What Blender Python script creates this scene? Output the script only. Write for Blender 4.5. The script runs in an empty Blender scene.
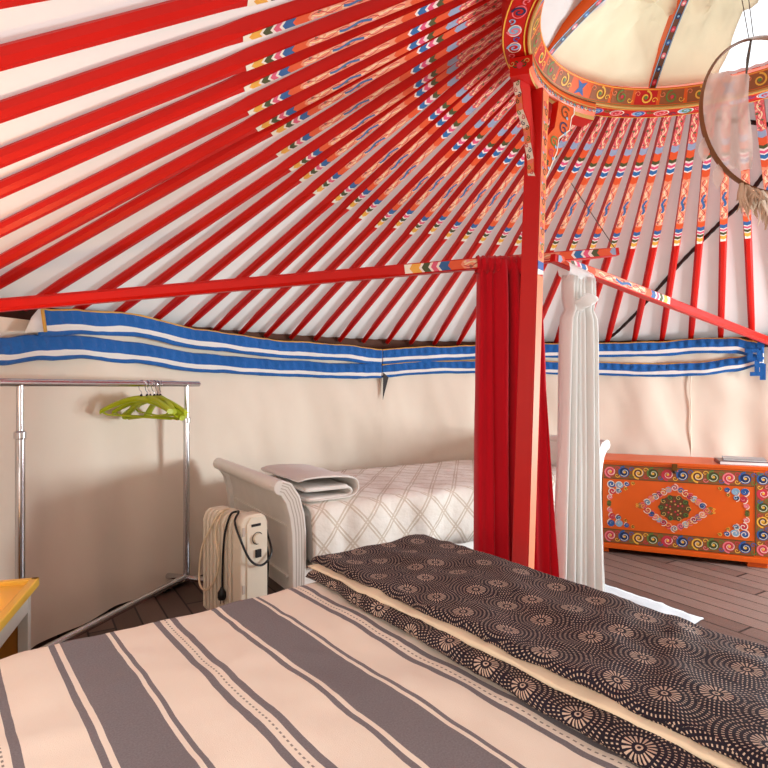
import bpy, math, random
from mathutils import Vector, Matrix, noise

random.seed(7)
S = bpy.context.scene
COL = S.collection
PI = math.pi

# ------------------------------------------------------------------ camera
CAM_Z = 1.25
cam_data = bpy.data.cameras.new('camera')
cam = bpy.data.objects.new('camera', cam_data)
COL.objects.link(cam)
cam.location = (0, 0, CAM_Z)
cam.rotation_euler = (PI / 2, 0, 0)
cam_data.sensor_width = 36
cam_data.lens = 36 * 575 / 768
cam_data.shift_y = 3 / 768
cam_data.clip_start = 0.02
S.camera = cam

# ------------------------------------------------------------------ world, lights, exposure
S.view_settings.view_transform = 'Standard'
S.view_settings.look = 'None'
S.view_settings.exposure = -0.26
S.view_settings.gamma = 1.0
S.view_settings.use_curve_mapping = False

world = bpy.data.worlds.new('sky')
S.world = world
world.use_nodes = True
bg = world.node_tree.nodes['Background']
bg.inputs[0].default_value = (0.94, 0.97, 1.0, 1)
bg.inputs[1].default_value = 1.9

CX, CY, RW = 1.25, 2.06, 3.0          # yurt axis and wall radius


def pol(th, r, z=0.0):
    """th is measured from +Y towards +X, about the yurt axis."""
    return Vector((CX + r * math.sin(th), CY + r * math.cos(th), z))


def area(name, loc, target, sx, sy, power, color):
    d = bpy.data.lights.new(name, 'AREA')
    d.shape = 'RECTANGLE'; d.size = sx; d.size_y = sy
    d.energy = power; d.color = color
    o = bpy.data.objects.new(name, d)
    COL.objects.link(o)
    o.location = loc
    o.rotation_euler = (Vector(target) - Vector(loc)).to_track_quat('-Z', 'Z').to_euler()
    return o


R = math.radians
DOOR_A, DOOR_B = R(60), R(77)          # doorway to the right of the chest
BACK_A, BACK_B = R(-166), R(-122)      # wide opening added behind the camera for a fill light
area('doorway_daylight', pol((DOOR_A + DOOR_B) / 2, 2.99, 1.0), (CX - 2, 2.9, 1.0), 0.8, 1.25, 255, (0.82, 0.94, 1.0))
area('rear_fill_light', pol((BACK_A + BACK_B) / 2, 3.1, 1.0), (CX, CY, 1.35), 1.9, 1.2, 34, (1.0, 0.87, 0.72))  # unseen warm fill from behind the camera, added to brighten the room


# ------------------------------------------------------------------ materials
def srgb(r, g, b):
    def c(x):
        x /= 255.0
        return x / 12.92 if x <= 0.04045 else ((x + 0.055) / 1.055) ** 2.4
    return (c(r), c(g), c(b), 1.0)


class NT:
    """small helper around a node tree"""
    def __init__(self, name):
        self.m = bpy.data.materials.new(name)
        self.m.use_nodes = True
        self.t = self.m.node_tree
        self.bsdf = self.t.nodes['Principled BSDF']
        self.out = self.t.nodes['Material Output']

    def n(self, kind, **props):
        nd = self.t.nodes.new(kind)
        for k, v in props.items():
            setattr(nd, k, v)
        return nd

    def put(self, sock, val):
        if isinstance(val, bpy.types.NodeSocket):
            self.t.links.new(val, sock)
        elif val is not None:
            try:
                sock.default_value = val
            except Exception:
                sock.default_value = tuple(val)[:len(sock.default_value)]

    def math(self, op, a, b=None, c=None):
        nd = self.n('ShaderNodeMath', operation=op)
        self.put(nd.inputs[0], a)
        if b is not None: self.put(nd.inputs[1], b)
        if c is not None: self.put(nd.inputs[2], c)
        return nd.outputs[0]

    def mix(self, fac, a, b):
        nd = self.n('ShaderNodeMix', data_type='RGBA')
        self.put(nd.inputs[0], fac); self.put(nd.inputs[6], a); self.put(nd.inputs[7], b)
        return nd.outputs[2]

    def noise(self, scale, detail=3, vec=None, rough=0.5):
        nd = self.n('ShaderNodeTexNoise')
        nd.inputs['Scale'].default_value = scale
        nd.inputs['Detail'].default_value = detail
        nd.inputs['Roughness'].default_value = rough
        if vec is not None: self.put(nd.inputs['Vector'], vec)
        return nd.outputs[0]

    def obj(self):
        return self.n('ShaderNodeTexCoord').outputs['Object']

    def uv(self):
        return self.n('ShaderNodeTexCoord').outputs['UV']

    def sep(self, v):
        nd = self.n('ShaderNodeSeparateXYZ'); self.put(nd.inputs[0], v)
        return nd.outputs

    def comb(self, x, y, z=0.0):
        nd = self.n('ShaderNodeCombineXYZ')
        self.put(nd.inputs[0], x); self.put(nd.inputs[1], y); self.put(nd.inputs[2], z)
        return nd.outputs[0]

    def bump(self, h, strength=0.3, dist=0.01):
        nd = self.n('ShaderNodeBump')
        nd.inputs['Strength'].default_value = strength
        nd.inputs['Distance'].default_value = dist
        self.put(nd.inputs['Height'], h)
        self.put(self.bsdf.inputs['Normal'], nd.outputs[0])

    def band(self, x, lo, hi):
        return self.math('MULTIPLY', self.math('GREATER_THAN', x, lo), self.math('LESS_THAN', x, hi))

    def set(self, color=None, rough=None, metal=None, spec=None, sheen=None):
        b = self.bsdf.inputs
        if color is not None: self.put(b['Base Color'], color)
        if rough is not None: self.put(b['Roughness'], rough)
        if metal is not None: self.put(b['Metallic'], metal)
        if spec is not None: self.put(b['Specular IOR Level'], spec)
        if sheen is not None: self.put(b['Sheen Weight'], sheen)
        return self


def paint(name, col, rough=0.45, var=0.12, scale=18.0, spec=0.4, metal=0.0):
    k = NT(name)
    f = k.noise(scale, 4, k.obj())
    dark = tuple(c * (1 - var) for c in col[:3]) + (1,)
    lite = tuple(min(1, c * (1 + var)) for c in col[:3]) + (1,)
    k.set(k.mix(f, dark, lite), rough, metal, spec)
    return k.m


def cloth(name, col, rough=0.9, var=0.08, weave=420, bump=0.25, trans=0.0, wr=7.0, wrs=0.0):
    k = NT(name)
    o = k.obj()
    f = k.noise(5.0, 4, o)
    dark = tuple(c * (1 - var) for c in col[:3]) + (1,)
    c = k.mix(f, dark, col)
    k.set(c, rough, 0, 0.15, 0.15)
    h = k.noise(weave, 2, o)
    if wrs:
        h = k.math('ADD', h, k.math('MULTIPLY', k.noise(wr, 4, o), wrs))
    k.bump(h, bump, 0.004)
    if trans:
        tr = k.n('ShaderNodeBsdfTranslucent')
        k.put(tr.inputs[0], c)
        mx = k.n('ShaderNodeMixShader')
        mx.inputs[0].default_value = trans
        k.t.links.new(k.bsdf.outputs[0], mx.inputs[1])
        k.t.links.new(tr.outputs[0], mx.inputs[2])
        k.t.links.new(mx.outputs[0], k.out.inputs[0])
    return k.m


M = {}
M['red'] = paint('red_paint', srgb(200, 20, 8), 0.42, 0.1, 9, 0.28)
M['red_deep'] = paint('deep_red_paint', srgb(190, 14, 10), 0.4, 0.1, 9, 0.4)
M['orange'] = paint('orange_paint', srgb(226, 92, 22), 0.4, 0.1, 12)
M['chest_orange'] = paint('chest_orange_paint', srgb(226, 92, 8), 0.42, 0.12, 7)
M['salmon'] = paint('salmon_paint', srgb(232, 128, 84), 0.45)
M['p_blue'] = paint('blue_ornament_paint', srgb(44, 92, 158), 0.45)
M['p_navy'] = paint('navy_ornament_paint', srgb(22, 44, 86), 0.45)
M['p_sky'] = paint('pale_blue_ornament_paint', srgb(140, 178, 206), 0.45)
M['p_green'] = paint('green_ornament_paint', srgb(96, 126, 56), 0.45)
M['p_dkgreen'] = paint('dark_green_ornament_paint', srgb(66, 70, 34), 0.5)
M['p_yellow'] = paint('yellow_ornament_paint', srgb(240, 182, 66), 0.45)
M['p_pink'] = paint('pink_ornament_paint', srgb(236, 120, 128), 0.45)
M['p_rose'] = paint('rose_ornament_paint', srgb(206, 52, 70), 0.45)
M['p_white'] = paint('white_ornament_paint', srgb(240, 226, 208), 0.5)
M['p_brown'] = paint('brown_ornament_paint', srgb(104, 58, 26), 0.5)
M['p_band'] = paint('olive_band_paint', srgb(150, 84, 40), 0.5)
M['p_gold'] = paint('gold_line_paint', srgb(206, 164, 92), 0.4)
M['white_wood'] = paint('white_painted_wood', srgb(236, 230, 222), 0.45, 0.06, 14)
M['groove'] = paint('groove_line_paint', srgb(196, 184, 172), 0.6, 0.1)  # darker than the white wood, for the flat fluting lines
M['canvas'] = cloth('roof_canvas', srgb(238, 233, 228), 0.95, 0.05, 300, 0.2, wr=3.0, wrs=2.0, trans=0.17)
M['liner'] = cloth('wall_liner_cloth', srgb(234, 219, 200), 0.95, 0.06, 300, 0.25, wr=4.5, wrs=3.0)
M['crown_cloth'] = cloth('crown_cover_canvas', srgb(254, 246, 226), 0.95, 0.2, 200, 0.3, trans=0.75, wr=5, wrs=6)
M['red_cloth'] = cloth('red_curtain_cloth', srgb(206, 16, 34), 0.85, 0.12, 500, 0.2, trans=0.12)
M['sheer'] = cloth('white_sheer_cloth', srgb(250, 249, 246), 0.9, 0.02, 500, 0.2, trans=0.5)
M['floor_cloth'] = cloth('white_floor_cloth', srgb(206, 212, 216), 0.9, 0.06, 300, 0.4, wr=12, wrs=4)
M['blue_cloth'] = cloth('blue_ribbon_cloth', srgb(36, 104, 180), 0.7, 0.3, 300, 0.4, wr=28, wrs=6)
M['yellow_cloth'] = cloth('yellow_edging_cloth', srgb(222, 170, 78), 0.8)
M['stripe_white'] = cloth('white_ribbon_cloth', srgb(236, 232, 226), 0.85)
M['cream_cloth'] = cloth('cream_lining_cloth', srgb(230, 210, 180), 0.9, 0.06)
M['blanket'] = cloth('cream_blanket_cloth', srgb(232, 224, 216), 0.95, 0.1, 200, 0.5, wr=16, wrs=2)
M['mattress'] = cloth('mattress_cloth', srgb(232, 228, 220), 0.9)
M['chrome'] = paint('chrome_tube', srgb(208, 208, 212), 0.18, 0.03, 5, 0.5, 1.0)
M['dark_metal'] = paint('dark_steel', srgb(52, 48, 46), 0.4, 0.1, 20, 0.5, 0.8)
M['black_plastic'] = paint('black_plastic', srgb(22, 20, 20), 0.4)
M['brass'] = paint('aged_brass', srgb(110, 72, 30), 0.4, 0.2, 30, 0.5, 0.8)
M['lime'] = paint('lime_green_plastic', srgb(176, 190, 22), 0.4, 0.12, 12)
M['heater'] = paint('cream_enamel', srgb(236, 222, 200), 0.4, 0.04)
M['heater_grey'] = paint('grey_heater_trim', srgb(196, 182, 170), 0.5)
M['cord_white'] = paint('cream_cord', srgb(236, 214, 180), 0.5)
M['yellow'] = paint('yellow_table_paint', srgb(232, 184, 66), 0.35, 0.08, 8)
M['grey_paint'] = paint('pale_grey_paint', srgb(206, 202, 192), 0.5, 0.06)
M['ochre'] = paint('ochre_table_wood', srgb(176, 116, 36), 0.5, 0.15)
M['hose'] = paint('black_corrugated_hose', srgb(40, 28, 24), 0.6)
M['bentwood'] = paint('bent_brown_wood', srgb(126, 80, 46), 0.5, 0.25, 30)
M['fur'] = cloth('tan_fur', srgb(206, 172, 146), 1.0, 0.25, 90, 0.8)
M['cord'] = paint('thin_grey_cord', srgb(96, 88, 82), 0.8)
M['paper'] = paint('magazine_paper', srgb(226, 226, 224), 0.5)
M['cover_plum'] = paint('plum_magazine_cover', srgb(98, 48, 52), 0.3)
M['cover_grey'] = paint('grey_magazine_cover', srgb(150, 154, 160), 0.3)
M['dark_lattice'] = paint('dark_felt', srgb(92, 58, 44), 0.9)
M['lattice_wood'] = paint('lattice_red_brown', srgb(120, 52, 28), 0.6)

# sheer gauze
k = NT('pale_gauze')
tr = k.n('ShaderNodeBsdfTransparent'); df = k.n('ShaderNodeBsdfTranslucent')
df.inputs[0].default_value = srgb(226, 206, 196)
k.set(srgb(226, 206, 196), 0.9)
m1 = k.n('ShaderNodeMixShader'); m1.inputs[0].default_value = 0.4
k.t.links.new(k.bsdf.outputs[0], m1.inputs[1]); k.t.links.new(df.outputs[0], m1.inputs[2])
m2 = k.n('ShaderNodeMixShader'); m2.inputs[0].default_value = 0.72
k.t.links.new(tr.outputs[0], m2.inputs[1]); k.t.links.new(m1.outputs[0], m2.inputs[2])
k.t.links.new(m2.outputs[0], k.out.inputs[0])
M['gauze'] = k.m

# bulb
k = NT('warm_bulb_glass')
k.set(srgb(255, 230, 180), 0.3)
k.put(k.bsdf.inputs['Emission Color'], srgb(255, 196, 110)); k.put(k.bsdf.inputs['Emission Strength'], 6.0)
M['bulb'] = k.m

# pole painting: uv.x across the face in metres from its middle, uv.y metres from the crown ring
k = NT('painted_pole_face')
u, v, _ = k.sep(k.uv())
vv = k.math('ADD', v, k.math('MULTIPLY', k.math('ABSOLUTE', u), 0.55))
ramp = k.n('ShaderNodeValToRGB')
k.put(ramp.inputs[0], k.math('DIVIDE', vv, 1.25))
cr = ramp.color_ramp
cr.interpolation = 'CONSTANT'
stops = [(0.0, srgb(222, 92, 96)), (0.34, srgb(150, 160, 186)), (0.385, srgb(228, 84, 40)),
         (0.435, srgb(76, 78, 40)), (0.462, srgb(244, 214, 206)), (0.474, srgb(226, 80, 120)), (0.494, srgb(244, 226, 220)),
         (0.505, srgb(40, 104, 160)), (0.535, srgb(244, 226, 220)), (0.545, srgb(226, 84, 40)), (0.60, srgb(236, 142, 108)),
         (0.98, srgb(226, 88, 44)), (1.03, srgb(48, 96, 150)), (1.06, srgb(240, 226, 214)), (1.07, srgb(222, 92, 120)),
         (1.09, srgb(240, 226, 214)), (1.10, srgb(74, 80, 44)), (1.125, srgb(240, 226, 214)), (1.135, srgb(236, 172, 70)),
         (1.17, srgb(244, 232, 214))]
while len(cr.elements) < len(stops):
    cr.elements.new(0.5)
for e, (p, c) in zip(cr.elements, stops):
    e.position = p / 1.25; e.color = c
base = ramp.outputs[0]
# running scroll ornament in the two long fields
w = k.math('MULTIPLY', k.math('SINE', k.math('MULTIPLY', v, 62.0)), 0.009)
d = k.math('ABSOLUTE', k.math('SUBTRACT', u, w))
line = k.math('LESS_THAN', d, 0.0032)
w2 = k.math('MULTIPLY', k.math('SINE', k.math('ADD', k.math('MULTIPLY', v, 62.0), 2.4)), 0.012)
line2 = k.math('LESS_THAN', k.math('ABSOLUTE', k.math('SUBTRACT', u, w2)), 0.0024)
vor = k.n('ShaderNodeTexVoronoi'); vor.inputs['Scale'].default_value = 56.0
k.put(vor.inputs['Vector'], k.comb(u, v))
hsv = k.n('ShaderNodeValToRGB'); k.put(hsv.inputs[0], k.sep(vor.outputs['Color'])[0])
hc = hsv.color_ramp; hc.interpolation = 'CONSTANT'
cols = [(0, srgb(240, 160, 140)), (0.3, srgb(88, 104, 66)), (0.45, srgb(240, 196, 160)), (0.68, srgb(236, 150, 150)), (0.85, srgb(228, 100, 60))]
while len(hc.elements) < len(cols): hc.elements.new(0.5)
for e, (p, c) in zip(hc.elements, cols): e.position = p; e.color = c
fld = k.math('ADD', k.band(v, 0.62, 0.97), k.band(v, 0.0, 0.33))
dots = k.math('MULTIPLY', k.math('LESS_THAN', vor.outputs['Distance'], 0.42), fld)
c1 = k.mix(dots, base, hsv.outputs[0])
c2 = k.mix(k.math('MULTIPLY', line, fld), c1, srgb(244, 214, 170))
c3 = k.mix(k.math('MULTIPLY', line2, fld), c2, srgb(196, 52, 60))
mid = k.math('MULTIPLY', k.band(v, 0.74, 0.86), k.math('LESS_THAN', k.math('ABSOLUTE', k.math('SUBTRACT', u, k.math('MULTIPLY', w, 0.7))), 0.007))
c4 = k.mix(mid, c3, srgb(52, 104, 158))
k.set(c4, 0.4, 0, 0.4)
M['pole_paint'] = k.m

# striped bedspread, uv in metres along the bed
k = NT('striped_bedspread')
uvn = k.uv(); u, v, _ = k.sep(uvn)
wob = k.math('MULTIPLY', k.math('SUBTRACT', k.noise(6, 3, uvn), 0.5), 0.006)
P = 0.4165
x = k.math('MODULO', k.math('ADD', k.math('ADD', u, wob), P * 4), P)
g = k.band(x, 0.098, 0.1115)
for lo, hi in ((0.123, 0.2304), (0.2405, 0.251), (0.3515, 0.3685), (0.395, 0.4115)):
    g = k.math('ADD', g, k.band(x, lo, hi))
g = k.math('MINIMUM', g, 1.0)
dash = k.math('MULTIPLY', k.band(x, 0.3795, 0.3835), k.math('GREATER_THAN', k.math('SINE', k.math('MULTIPLY', v, 430.0)), 0.0))
nz = k.noise(260, 2, uvn)
cream = k.mix(k.noise(4, 3, uvn), srgb(238, 224, 206), srgb(246, 236, 222))
grey = k.mix(nz, srgb(104, 98, 100), srgb(140, 134, 138))
c = k.mix(g, cream, grey)
c = k.mix(dash, c, srgb(150, 141, 132))
k.set(c, 0.92, 0, 0.12, 0.1)
k.bump(k.math('ADD', k.noise(500, 2, uvn), k.math('MULTIPLY', k.noise(9, 4, uvn), 2.5)), 0.3, 0.004)
M['bedspread'] = k.m

# dark printed throw: circles of radiating dashes
k = NT('printed_throw')
uvn = k.uv()
vor = k.n('ShaderNodeTexVoronoi', voronoi_dimensions='2D')
SC = 1 / 0.128
vor.inputs['Scale'].default_value = SC; vor.inputs['Randomness'].default_value = 0.45
k.put(vor.inputs['Vector'], uvn)
pv = k.n('ShaderNodeVectorMath', operation='SUBTRACT')
k.put(pv.inputs[0], uvn); k.put(pv.inputs[1], vor.outputs['Position'])
dx, dy, _ = k.sep(pv.outputs[0])
r = k.math('SQRT', k.math('ADD', k.math('MULTIPLY', dx, dx), k.math('MULTIPLY', dy, dy)))
th = k.math('ARCTAN2', dy, dx)
ST = 0.0104
q = k.math('DIVIDE', r, ST)
i = k.math('FLOOR', q); fr = k.math('FRACT', q)
n_i = k.math('ADD', k.math('MULTIPLY', i, 8.0), 8.0)
a = k.math('FRACT', k.math('ADD', k.math('DIVIDE', k.math('MULTIPLY', th, n_i), 2 * PI), k.math('MULTIPLY', i, 0.5)))
ring = k.math('MULTIPLY', k.band(fr, 0.26, 0.72), k.band(a, 0.27, 0.62))
outer = k.math('MULTIPLY', ring, k.math('GREATER_THAN', q, 3.0))
pet = k.math('FRACT', k.math('DIVIDE', k.math('MULTIPLY', th, 18.0), 2 * PI))
petals = k.math('MULTIPLY', k.band(pet, 0.25, 0.75), k.band(q, 1.2, 2.75))
eye = k.math('MULTIPLY', k.band(q, 0.3, 0.62), 1.0)
mask = k.math('MINIMUM', k.math('ADD', k.math('ADD', outer, petals), eye), 1.0)
bgc = k.mix(k.noise(7, 3, uvn), srgb(20, 12, 16), srgb(34, 26, 42))
c = k.mix(mask, bgc, srgb(190, 164, 146))
k.set(c, 0.7, 0, 0.25, 0.0)
k.bump(k.math('ADD', k.math('MULTIPLY', k.noise(22, 4, uvn), 3.0), k.noise(300, 2, uvn)), 0.35, 0.006)
M['throw'] = k.m

# quilt with double diagonal lines
k = NT('quilted_bedspread')
uvn = k.uv(); u, v, _ = k.sep(uvn)
def diag(sgn):
    t = k.math('ADD', u, k.math('MULTIPLY', v, sgn * 0.85))
    f = k.math('FRACT', k.math('ADD', k.math('DIVIDE', t, 0.17), 20.0))
    return k.math('ADD', k.band(f, 0.42, 0.49), k.band(f, 0.55, 0.62))
dl = k.math('MINIMUM', k.math('ADD', diag(1), diag(-1)), 1.0)
c = k.mix(dl, k.mix(k.noise(12, 3, uvn), srgb(226, 216, 202), srgb(240, 234, 226)), srgb(206, 190, 172))
k.set(c, 0.92, 0, 0.15, 0.1)
k.bump(k.math('ADD', k.math('MULTIPLY', dl, -1.5), k.math('MULTIPLY', k.noise(26, 4, uvn), 1.6)), 0.5, 0.006)
M['quilt'] = k.m

# deck boards
k = NT('deck_boards')
mp = k.n('ShaderNodeMapping'); mp.vector_type = 'POINT'
mp.inputs['Rotation'].default_value = (0, 0, R(58.2))
k.put(mp.inputs['Vector'], k.obj())
u, v, _ = k.sep(mp.outputs[0])
BW = 0.128
t = k.math('DIVIDE', v, BW)
row = k.math('FLOOR', t); fr = k.math('FRACT', t)
wn = k.n('ShaderNodeTexWhiteNoise', noise_dimensions='1D'); k.put(wn.inputs['W'], row)
uo = k.math('ADD', u, k.math('MULTIPLY', wn.outputs[0], 3.7))
fe = k.math('FRACT', k.math('DIVIDE', uo, 4.2))
gap = k.math('MAXIMUM', k.math('LESS_THAN', fr, 0.075), k.math('LESS_THAN', fe, 0.003))
wn2 = k.n('ShaderNodeTexWhiteNoise', noise_dimensions='2D')
k.put(wn2.inputs['Vector'], k.comb(row, k.math('FLOOR', k.math('DIVIDE', uo, 4.2))))
grain = k.noise(3, 6, k.comb(k.math('MULTIPLY', uo, 1.2), k.math('MULTIPLY', v, 26.0)), 0.65)
tone = k.math('ADD', k.math('MULTIPLY', wn2.outputs[0], 0.45), k.math('MULTIPLY', grain, 0.6))
c = k.mix(tone, srgb(74, 52, 44), srgb(132, 108, 98))
c = k.mix(gap, c, srgb(14, 8, 7))
k.set(c, k.math('ADD', k.math('MULTIPLY', grain, 0.25), 0.32), 0, 0.45)
k.bump(k.math('ADD', k.math('MULTIPLY', gap, -3.0), grain), 0.4, 0.004)
M['deck'] = k.m


# ------------------------------------------------------------------ mesh builder
class MB:
    def __init__(self):
        self.v, self.f, self.mi, self.uvs, self.mats = [], [], [], [], []

    def mat(self, name):
        if name not in self.mats:
            self.mats.append(name)
        return self.mats.index(name)

    def face(self, idx, mat, uv=None):
        self.f.append(tuple(idx)); self.mi.append(self.mat(mat)); self.uvs.append(uv)

    def grid(self, nu, nv, fn, mat, uv=None, close_u=False, close_v=False, flip=False):
        """fn(i,j)->Vector for i in 0..nu, j in 0..nv; mat a name or fn(i,j)->name"""
        b = len(self.v)
        cu = nu if close_u else nu + 1
        cv = nv if close_v else nv + 1
        for i in range(cu):
            for j in range(cv):
                self.v.append(Vector(fn(i, j)))
        for i in range(nu):
            for j in range(nv):
                i2, j2 = (i + 1) % cu, (j + 1) % cv
                q = [b + i * cv + j, b + i2 * cv + j, b + i2 * cv + j2, b + i * cv + j2]
                uu = None
                if uv:
                    uu = [uv(i, j), uv(i + 1, j), uv(i + 1, j + 1), uv(i, j + 1)]
                if flip:
                    q.reverse()
                    if uu: uu.reverse()
                self.face(q, mat(i, j) if callable(mat) else mat, uu)
        return self

    def box(self, c, size, mat, X=(1, 0, 0), Y=(0, 1, 0), Z=(0, 0, 1), taper=1.0):
        X, Y, Z, c = Vector(X), Vector(Y), Vector(Z), Vector(c)
        b = len(self.v)
        for sz in (-1, 1):
            tp = taper if sz > 0 else 1.0
            for sx, sy in ((-1, -1), (1, -1), (1, 1), (-1, 1)):
                self.v.append(c + X * (sx * size[0] / 2 * tp) + Y * (sy * size[1] / 2 * tp) + Z * (sz * size[2] / 2))
        for q in ((0, 3, 2, 1), (4, 5, 6, 7), (0, 1, 5, 4), (1, 2, 6, 5), (2, 3, 7, 6), (3, 0, 4, 7)):
            self.face([b + a for a in q], mat)
        return self

    def tube(self, pts, r, mat, seg=10, cap=True, flat=None, up=None):
        pts = [Vector(p) for p in pts]
        n = len(pts)
        rs = r if isinstance(r, (list, tuple)) else [r] * n
        b = len(self.v)
        prev = None
        for i, p in enumerate(pts):
            if i == 0: t = pts[1] - pts[0]
            elif i == n - 1: t = pts[-1] - pts[-2]
            else: t = (pts[i + 1] - pts[i]).normalized() + (pts[i] - pts[i - 1]).normalized()
            t.normalize()
            if prev is None:
                a = Vector(up) if up else (Vector((0, 0, 1)) if abs(t.z) < 0.9 else Vector((1, 0, 0)))
            else:
                a = prev
            x = (a - t * a.dot(t)).normalized()
            y = t.cross(x)
            prev = x
            for s in range(seg):
                ang = 2 * PI * s / seg
                self.v.append(p + x * (math.cos(ang) * rs[i]) + y * (math.sin(ang) * rs[i] * (flat or 1.0)))
        for i in range(n - 1):
            for s in range(seg):
                s2 = (s + 1) % seg
                self.face([b + i * seg + s, b + i * seg + s2, b + (i + 1) * seg + s2, b + (i + 1) * seg + s], mat)
        if cap:
            self.face([b + s for s in reversed(range(seg))], mat)
            self.face([b + (n - 1) * seg + s for s in range(seg)], mat)
        return self

    def lathe(self, prof, c, mat, seg=24):
        c = Vector(c)
        n = len(prof)
        self.grid(seg, n - 1, lambda i, j: c + Vector((prof[j][0] * math.cos(2 * PI * i / seg), prof[j][0] * math.sin(2 * PI * i / seg), prof[j][1])),
                  mat, close_u=True)
        return self

    def prism(self, poly, fn, d0, d1, mat, side=None):
        """poly of 2-D points (counter-clockwise); fn(a, b, d) -> Vector"""
        n = len(poly); b = len(self.v)
        for d in (d0, d1):
            for p in poly: self.v.append(Vector(fn(p[0], p[1], d)))
        self.face([b + i for i in reversed(range(n))], mat)
        self.face([b + n + i for i in range(n)], mat)
        for i in range(n):
            j = (i + 1) % n
            self.face([b + i, b + j, b + n + j, b + n + i], side or mat)
        return self

    def ribbon(self, pts, w, fn, mat, off=0.0015, closed=False):
        """flat painted line on a surface fn(a, b, off) -> Vector"""
        n = len(pts); b = len(self.v)
        ws = w if isinstance(w, (list, tuple)) else [w] * n
        for i in range(n):
            if closed: p0, p1 = pts[i - 1], pts[(i + 1) % n]
            else: p0, p1 = pts[max(i - 1, 0)], pts[min(i + 1, n - 1)]
            tx, ty = p1[0] - p0[0], p1[1] - p0[1]
            l = math.hypot(tx, ty) or 1
            nx, ny = -ty / l, tx / l
            for s in (-1, 1):
                self.v.append(Vector(fn(pts[i][0] + nx * s * ws[i] / 2, pts[i][1] + ny * s * ws[i] / 2, off)))
        for i in range(n if closed else n - 1):
            j = (i + 1) % n
            self.face([b + 2 * i, b + 2 * j, b + 2 * j + 1, b + 2 * i + 1], mat)
        return self

    def disc(self, cx, cy, rx, ry, fn, mat, off=0.001, n=14, rot=0.0):
        b = len(self.v)
        for i in range(n):
            a = 2 * PI * i / n
            x, y = rx * math.cos(a), ry * math.sin(a)
            self.v.append(Vector(fn(cx + x * math.cos(rot) - y * math.sin(rot), cy + x * math.sin(rot) + y * math.cos(rot), off)))
        self.face([b + i for i in range(n)], mat)
        return self

    def patch(self, poly, fn, mat, off=0.001):
        b = len(self.v)
        for p in poly: self.v.append(Vector(fn(p[0], p[1], off)))
        self.face([b + i for i in range(len(poly))], mat)
        return self

    def spiral(self, cx, cy, r, a0, turns, fn, mat, w, off=0.002, n=None, sgn=1):
        n = n or int(14 * abs(turns)) + 4
        pts, ws = [], []
        for i in range(n + 1):
            t = i / n
            rr = r * (1 - 0.86 * t)
            a = a0 + sgn * 2 * PI * turns * t
            pts.append((cx + rr * math.cos(a), cy + rr * math.sin(a))); ws.append(w * (1 - 0.3 * t))
        return self.ribbon(pts, ws, fn, mat, off)

    def build(self, name, parent=None, loc=None, smooth=True, bev=0.0, solid=0.0, sub=0, angle=35):
        me = bpy.data.meshes.new(name)
        if parent is not None and loc is None:
            org = Vector(parent['_w']) if '_w' in parent else Vector((0, 0, 0))
        else:
            org = Vector(loc or (0, 0, 0))
        me.from_pydata([tuple(p - org) for p in self.v], [], self.f)
        for nm in self.mats: me.materials.append(M[nm])
        for p, mi in zip(me.polygons, self.mi): p.material_index = mi
        if any(u is not None for u in self.uvs):
            lay = me.uv_layers.new(name='uv')
            li = 0
            for f, u in zip(self.f, self.uvs):
                for j in range(len(f)):
                    if u is not None: lay.data[li].uv = u[j]
                    li += 1
        me.validate(); me.update()
        if smooth:
            me.shade_smooth()
        o = bpy.data.objects.new(name, me)
        COL.objects.link(o)
        if parent is not None:
            o.parent = parent
        else:
            o.location = org
        o['_w'] = tuple(org)
        if bev:
            bm = o.modifiers.new('bevel', 'BEVEL'); bm.width = bev; bm.segments = 2; bm.limit_method = 'ANGLE'; bm.angle_limit = R(40)
        if solid:
            sm = o.modifiers.new('solid', 'SOLIDIFY'); sm.thickness = solid; sm.offset = -1
        if sub:
            ss = o.modifiers.new('sub', 'SUBSURF'); ss.levels = sub; ss.render_levels = sub
        if smooth:
            me.set_sharp_from_angle(angle=R(angle))
        return o


def tag(o, label=None, cat=None, group=None, kind=None):
    if label: o['label'] = label
    if cat: o['category'] = cat
    if group: o['group'] = group
    if kind: o['kind'] = kind
    return o


def thing(name, loc, label, cat, group=None):
    o = bpy.data.objects.new(name, None)
    COL.objects.link(o)
    o.empty_display_size = 0.1
    o.location = loc
    o['_w'] = tuple(loc)
    return tag(o, label, cat, group)


def copy_tree(o, parent=None):
    c = o.copy()
    COL.objects.link(c)
    if parent: c.parent = parent
    for ch in list(o.children):
        copy_tree(ch, c)
    return c


def fbm(x, y, z=0.0, oct=3):
    return noise.fractal(Vector((x, y, z)), 1.0, 2.0, oct)


def lerp(a, b, t): return a + (b - a) * t


def interp(tab, x):
    if x <= tab[0][0]: return tab[0][1]
    for (x0, y0), (x1, y1) in zip(tab, tab[1:]):
        if x <= x1:
            t = (x - x0) / (x1 - x0)
            t = t * t * (3 - 2 * t)
            return y0 + (y1 - y0) * t
    return tab[-1][1]


# ------------------------------------------------------------------ room shell
def struct(o): return tag(o, kind='structure')


mb = MB()
n = 96
mb.grid(n, 8, lambda i, j: pol(2 * PI * i / n, 3.3 * j / 8, 0.0), 'deck', close_u=True, flip=False)
struct(mb.build('floor', smooth=False))

WT = 1.637                     # top of the wall lattice
RING_R = 0.80
SLOPE_Z1 = 2.705               # underside of a pole at the crown ring

# outer felt wall with the right doorway and the added rear opening left open
def wall_shell(name, a, b, z0=0.0, z1=1.70, r=3.08, mat='dark_lattice'):
    m = MB(); k = max(2, int(abs(b - a) / R(4)))
    m.grid(k, 1, lambda i, j: pol(lerp(a, b, i / k), r, lerp(z0, z1, j)), mat)
    return m


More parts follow.
